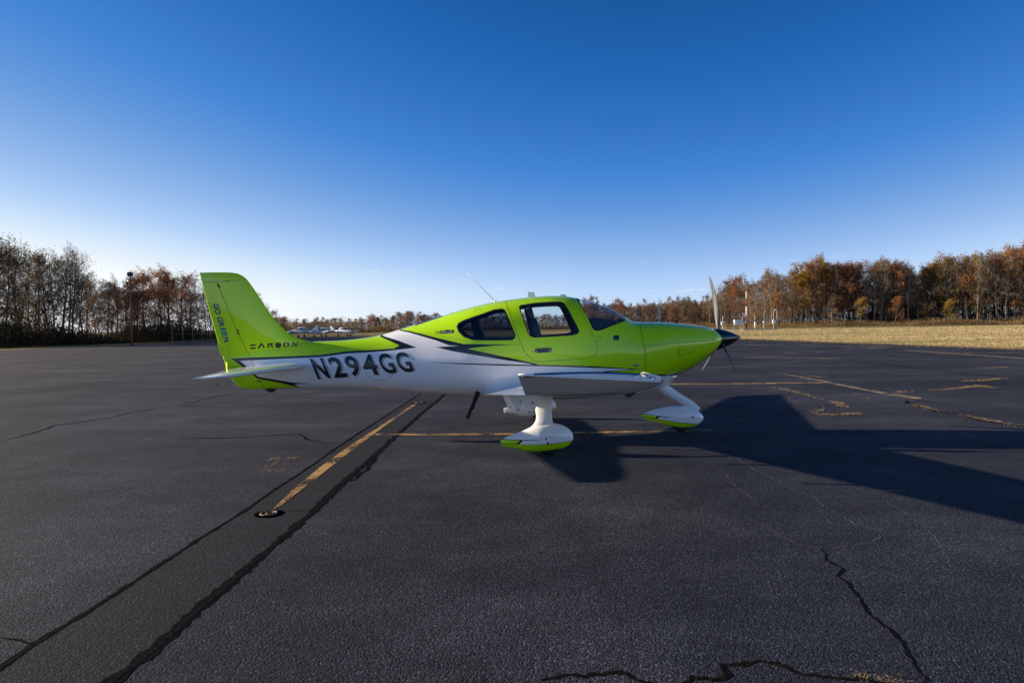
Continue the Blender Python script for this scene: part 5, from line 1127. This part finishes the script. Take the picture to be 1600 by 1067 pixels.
# parked light aircraft
M_pale = mat('weathered_white', (.50, .54, .60), .4)
def small_plane(px, py, L_, hd, label, accent, win=True):
    Z = 145.0; p = G(px, 513.5 + CAM_H * F_PX / Z + .3) if False else P(px, hz(px), Z); t = thing('parked_aircraft', label, 'aircraft', (p.x, Z, 0), 'light aircraft parked beyond the tail')
    s_ = L_ / 7.3; M1 = accent; og = Vector((p.x, Z, 0)); rot = Matrix.Rotation(hd, 3, 'Z'); tr = lambda q: og + rot @ (Vector(q) * s_)
    def bb(): return MB()
    st = [(-3.7, .08, .12, 1.35), (-2.6, .20, .24, 1.28), (-1.4, .42, .42, 1.22), (-.6, .56, .58, 1.32), (.3, .58, .62, 1.35), (1.0, .56, .50, 1.22), (2.0, .50, .38, 1.12), (2.9, .40, .34, 1.08), (3.25, .20, .2, 1.05)]
    def hull(st, name, material, n=16):
        v = [tr((x_, a * math.cos(2 * math.pi * k / n), z_ + h * math.sin(2 * math.pi * k / n))) for x_, a, h, z_ in st for k in range(n)]; f = [(i * n + k, i * n + (k + 1) % n, (i + 1) * n + (k + 1) % n, (i + 1) * n + k) for i in range(len(st) - 1) for k in range(n)] + [tuple(range(n))[::-1], tuple((len(st) - 1) * n + k for k in range(n))]; return mk(name, v, f, material, t)
    hull(st, 'fuselage', M_pale)
    hull([(-1.3, .2, .1, 1.70), (-.7, .44, .36, 1.66), (.1, .50, .46, 1.68), (.7, .46, .36, 1.62), (1.35, .3, .1, 1.44)], 'canopy', M_black)
    hull([(-1.2, .15, .1, 1.85), (-.6, .36, .24, 1.90), (.1, .42, .26, 1.93), (.6, .3, .14, 1.92)], 'cabin_roof', M_white)
    b = bb(); 
    for yy in (-1, 1):
        v = [tr(q) for q in ((1.0, yy * .45, .82), (-.5, yy * .45, .80), (-.35, yy * 4.9, 1.30), (.65, yy * 4.9, 1.32), (1.0, yy * .45, .98), (-.5, yy * .45, .86), (-.35, yy * 4.9, 1.34), (.65, yy * 4.9, 1.40))]; mk('wing', v, [(0, 1, 2, 3), (7, 6, 5, 4), (0, 4, 5, 1), (1, 5, 6, 2), (2, 6, 7, 3), (3, 7, 4, 0)], M_white, t, smooth=False)
        v = [tr(q) for q in ((-2.9, yy * .05, 1.32), (-3.7, yy * .05, 1.32), (-3.6, yy * 1.6, 1.34), (-3.0, yy * 1.6, 1.34), (-2.9, yy * .05, 1.40), (-3.7, yy * .05, 1.36), (-3.6, yy * 1.6, 1.37), (-3.0, yy * 1.6, 1.38))]; mk('stabiliser', v, [(0, 1, 2, 3), (7, 6, 5, 4), (0, 4, 5, 1), (1, 5, 6, 2), (2, 6, 7, 3), (3, 7, 4, 0)], M_white, t, smooth=False)
    v = [tr((a, y_, z_)) for y_ in (-.05, .05) for a, z_ in ((-2.5, 1.45), (-3.75, 1.35), (-3.95, 2.5), (-3.4, 2.5))]; mk('tail_fin', v, [(3, 2, 1, 0), (4, 5, 6, 7), (0, 1, 5, 4), (1, 2, 6, 5), (2, 3, 7, 6), (3, 0, 4, 7)], accent, t, smooth=False)
    for s2 in (-1, 1):
        v = [tr((a, s2 * (.51 if -1 < a < 1.5 else .3) * (1.0 if a > -2 else .8), z_)) for a, z_ in ((2.7, 1.1), (.3, 1.16), (-2.6, 1.24), (.3, 1.28), (2.7, 1.2))]
    for x_, y_ in ((2.2, 0), (-.1, 1.5), (-.1, -1.5)):
        c = tr((x_, y_, .24)); b = MB(); b.lathe(c, rot @ Vector((0, 1, 0)), [(-.08, 0), (-.08, .24 * s_), (.08, .24 * s_), (.08, 0)], 14); w_ = b.build('wheel', M_rubber, t)
        b = MB(); b.tube([tr((x_, y_, .3)), tr((x_, y_ * .95, 1.0))], .06, 6); b.build('gear_leg', M_steel, t)
    b = MB(); b.lathe(tr((3.2, 0, 1.05)), rot @ Vector((1, 0, 0)), [(0, .2), (.3, .1), (.42, 0)], 12); b.build('spinner', M_steel, t, True)
    for a in (0, math.pi): b = MB(); b.tube([tr((3.35, 0, 1.05)), tr((3.35, .9 * math.sin(a + .5), 1.05 + .9 * math.cos(a + .5)))], [.07, .04], 5); b.build('propeller_blade', M_rubber, t)
M_navy = mat('navy_paint', (.012, .018, .06), .3, coat=.5)
small_plane(470, 0, 7.2, R(172), 'leftmost of the three parked white aircraft, its nose to the left', M_white)
small_plane(505, 0, 6.6, R(215), 'middle parked white aircraft with a navy tail', M_navy)
small_plane(536, 0, 6.6, R(-28), 'rightmost parked aircraft facing right with dark canopy', M_white)
# blue car beyond the cowling, far house
p = P(1104, 505, 290); t = thing('parked_car', 'blue car seen over the engine cowling, far across the field', 'car', (p.x, 290, 0)); b = MB()
for nm, prof, hw, ml in (('body', [(-2.1, .35), (-2.2, .8), (-1.6, .95), (1.2, .95), (2.1, .8), (2.15, .35)], .85, mat('car_blue', (.02, .07, .22), .25, coat=1)), ('cabin', [(-1.6, .95), (-1.2, 1.45), (.4, 1.48), (1.1, .95)], .72, M_tint)):
    n = len(prof); v = [(p.x + a, 290 + y_, z_) for y_ in (-hw, hw) for a, z_ in prof]; mk(nm, v, [tuple(range(n))[::-1], tuple(range(n, 2 * n))] + [(i, (i + 1) % n, n + (i + 1) % n, n + i) for i in range(n)], ml, t, smooth=False)
for dx in (-1.35, 1.35):
    for dy in (-.75, .75): b = MB(); b.lathe((p.x + dx, 290 + dy, .33), (0, 1, 0), [(-.1, 0), (-.1, .33), (.1, .33), (.1, 0)], 14); b.build('wheel', M_rubber, t)
def house(px, Z, w_, h, col, rc, label):
    p = P(px, 500, Z); t = thing('house', label, 'house', (p.x, Z, -.03)); b = MB(); b.box((p.x, Z, h / 2), (w_, 8, h)); b.build('wall', mat('house_wall', col, .8), t)
    v = [(p.x + a * (w_ / 2 + .4), Z + c, z_) for a in (-1, 1) for c, z_ in ((-4.5, h), (0, h + 2.2), (4.5, h))]; mk('roof', v, [(0, 1, 4, 3), (1, 2, 5, 4), (0, 2, 1), (3, 4, 5), (0, 3, 5, 2)], mat('house_roof', rc, .7), t, smooth=False)
    for dx in (-.3, .05, .35): b = MB(); b.box((p.x + dx * w_, Z - 4.02, h * .55), (1.1, .1, 1.2)); b.build('window', M_tint, t)
house(487, 420, 13, 3.2, (.55, .60, .66), (.20, .27, .36), 'low blue-roofed building above the parked aircraft')
house(1372, 268, 9, 2.6, (.75, .74, .72), (.35, .34, .34), 'white building glimpsed through the right wood')
house(1432, 262, 14, 2.8, (.75, .74, .72), (.45, .45, .46), 'long white building glimpsed between the tall right trunks')
# birds
def bird(px, py, Z, span, label, yaw):
    p = P(px, py, Z); t = thing('bird', label, 'bird', tuple(p)); rot = Matrix.Rotation(yaw, 3, 'Z'); mb_ = mat('feathers', (.03, .03, .035), .8)
    b = MB(); b.tube([p + rot @ Vector((-.22, 0, 0)) * span, p + rot @ Vector((-.05, 0, 0)) * span, p + rot @ Vector((.12, 0, 0)) * span, p + rot @ Vector((.2, 0, .01)) * span], [.01 * span, .07 * span, .06 * span, .01 * span], 8); b.build('body', mb_, t, True)
    for s_ in (-1, 1): v = [p + rot @ (Vector(q) * span) for q in ((.08, s_ * .04, 0), (-.08, s_ * .04, 0), (-.06, s_ * .3, .14), (-.1, s_ * .55, .08), (.0, s_ * .5, .1), (.07, s_ * .28, .15))]; mk('wing', v, [(0, 1, 2, 5), (5, 2, 3, 4)], mb_, t, smooth=False)
bird(409, 359, 60, .28, 'tiny dark bird in the sky above the tail fin', R(85)); bird(1568, 188, 90, .55, 'dark bird high in the upper right sky', R(60))
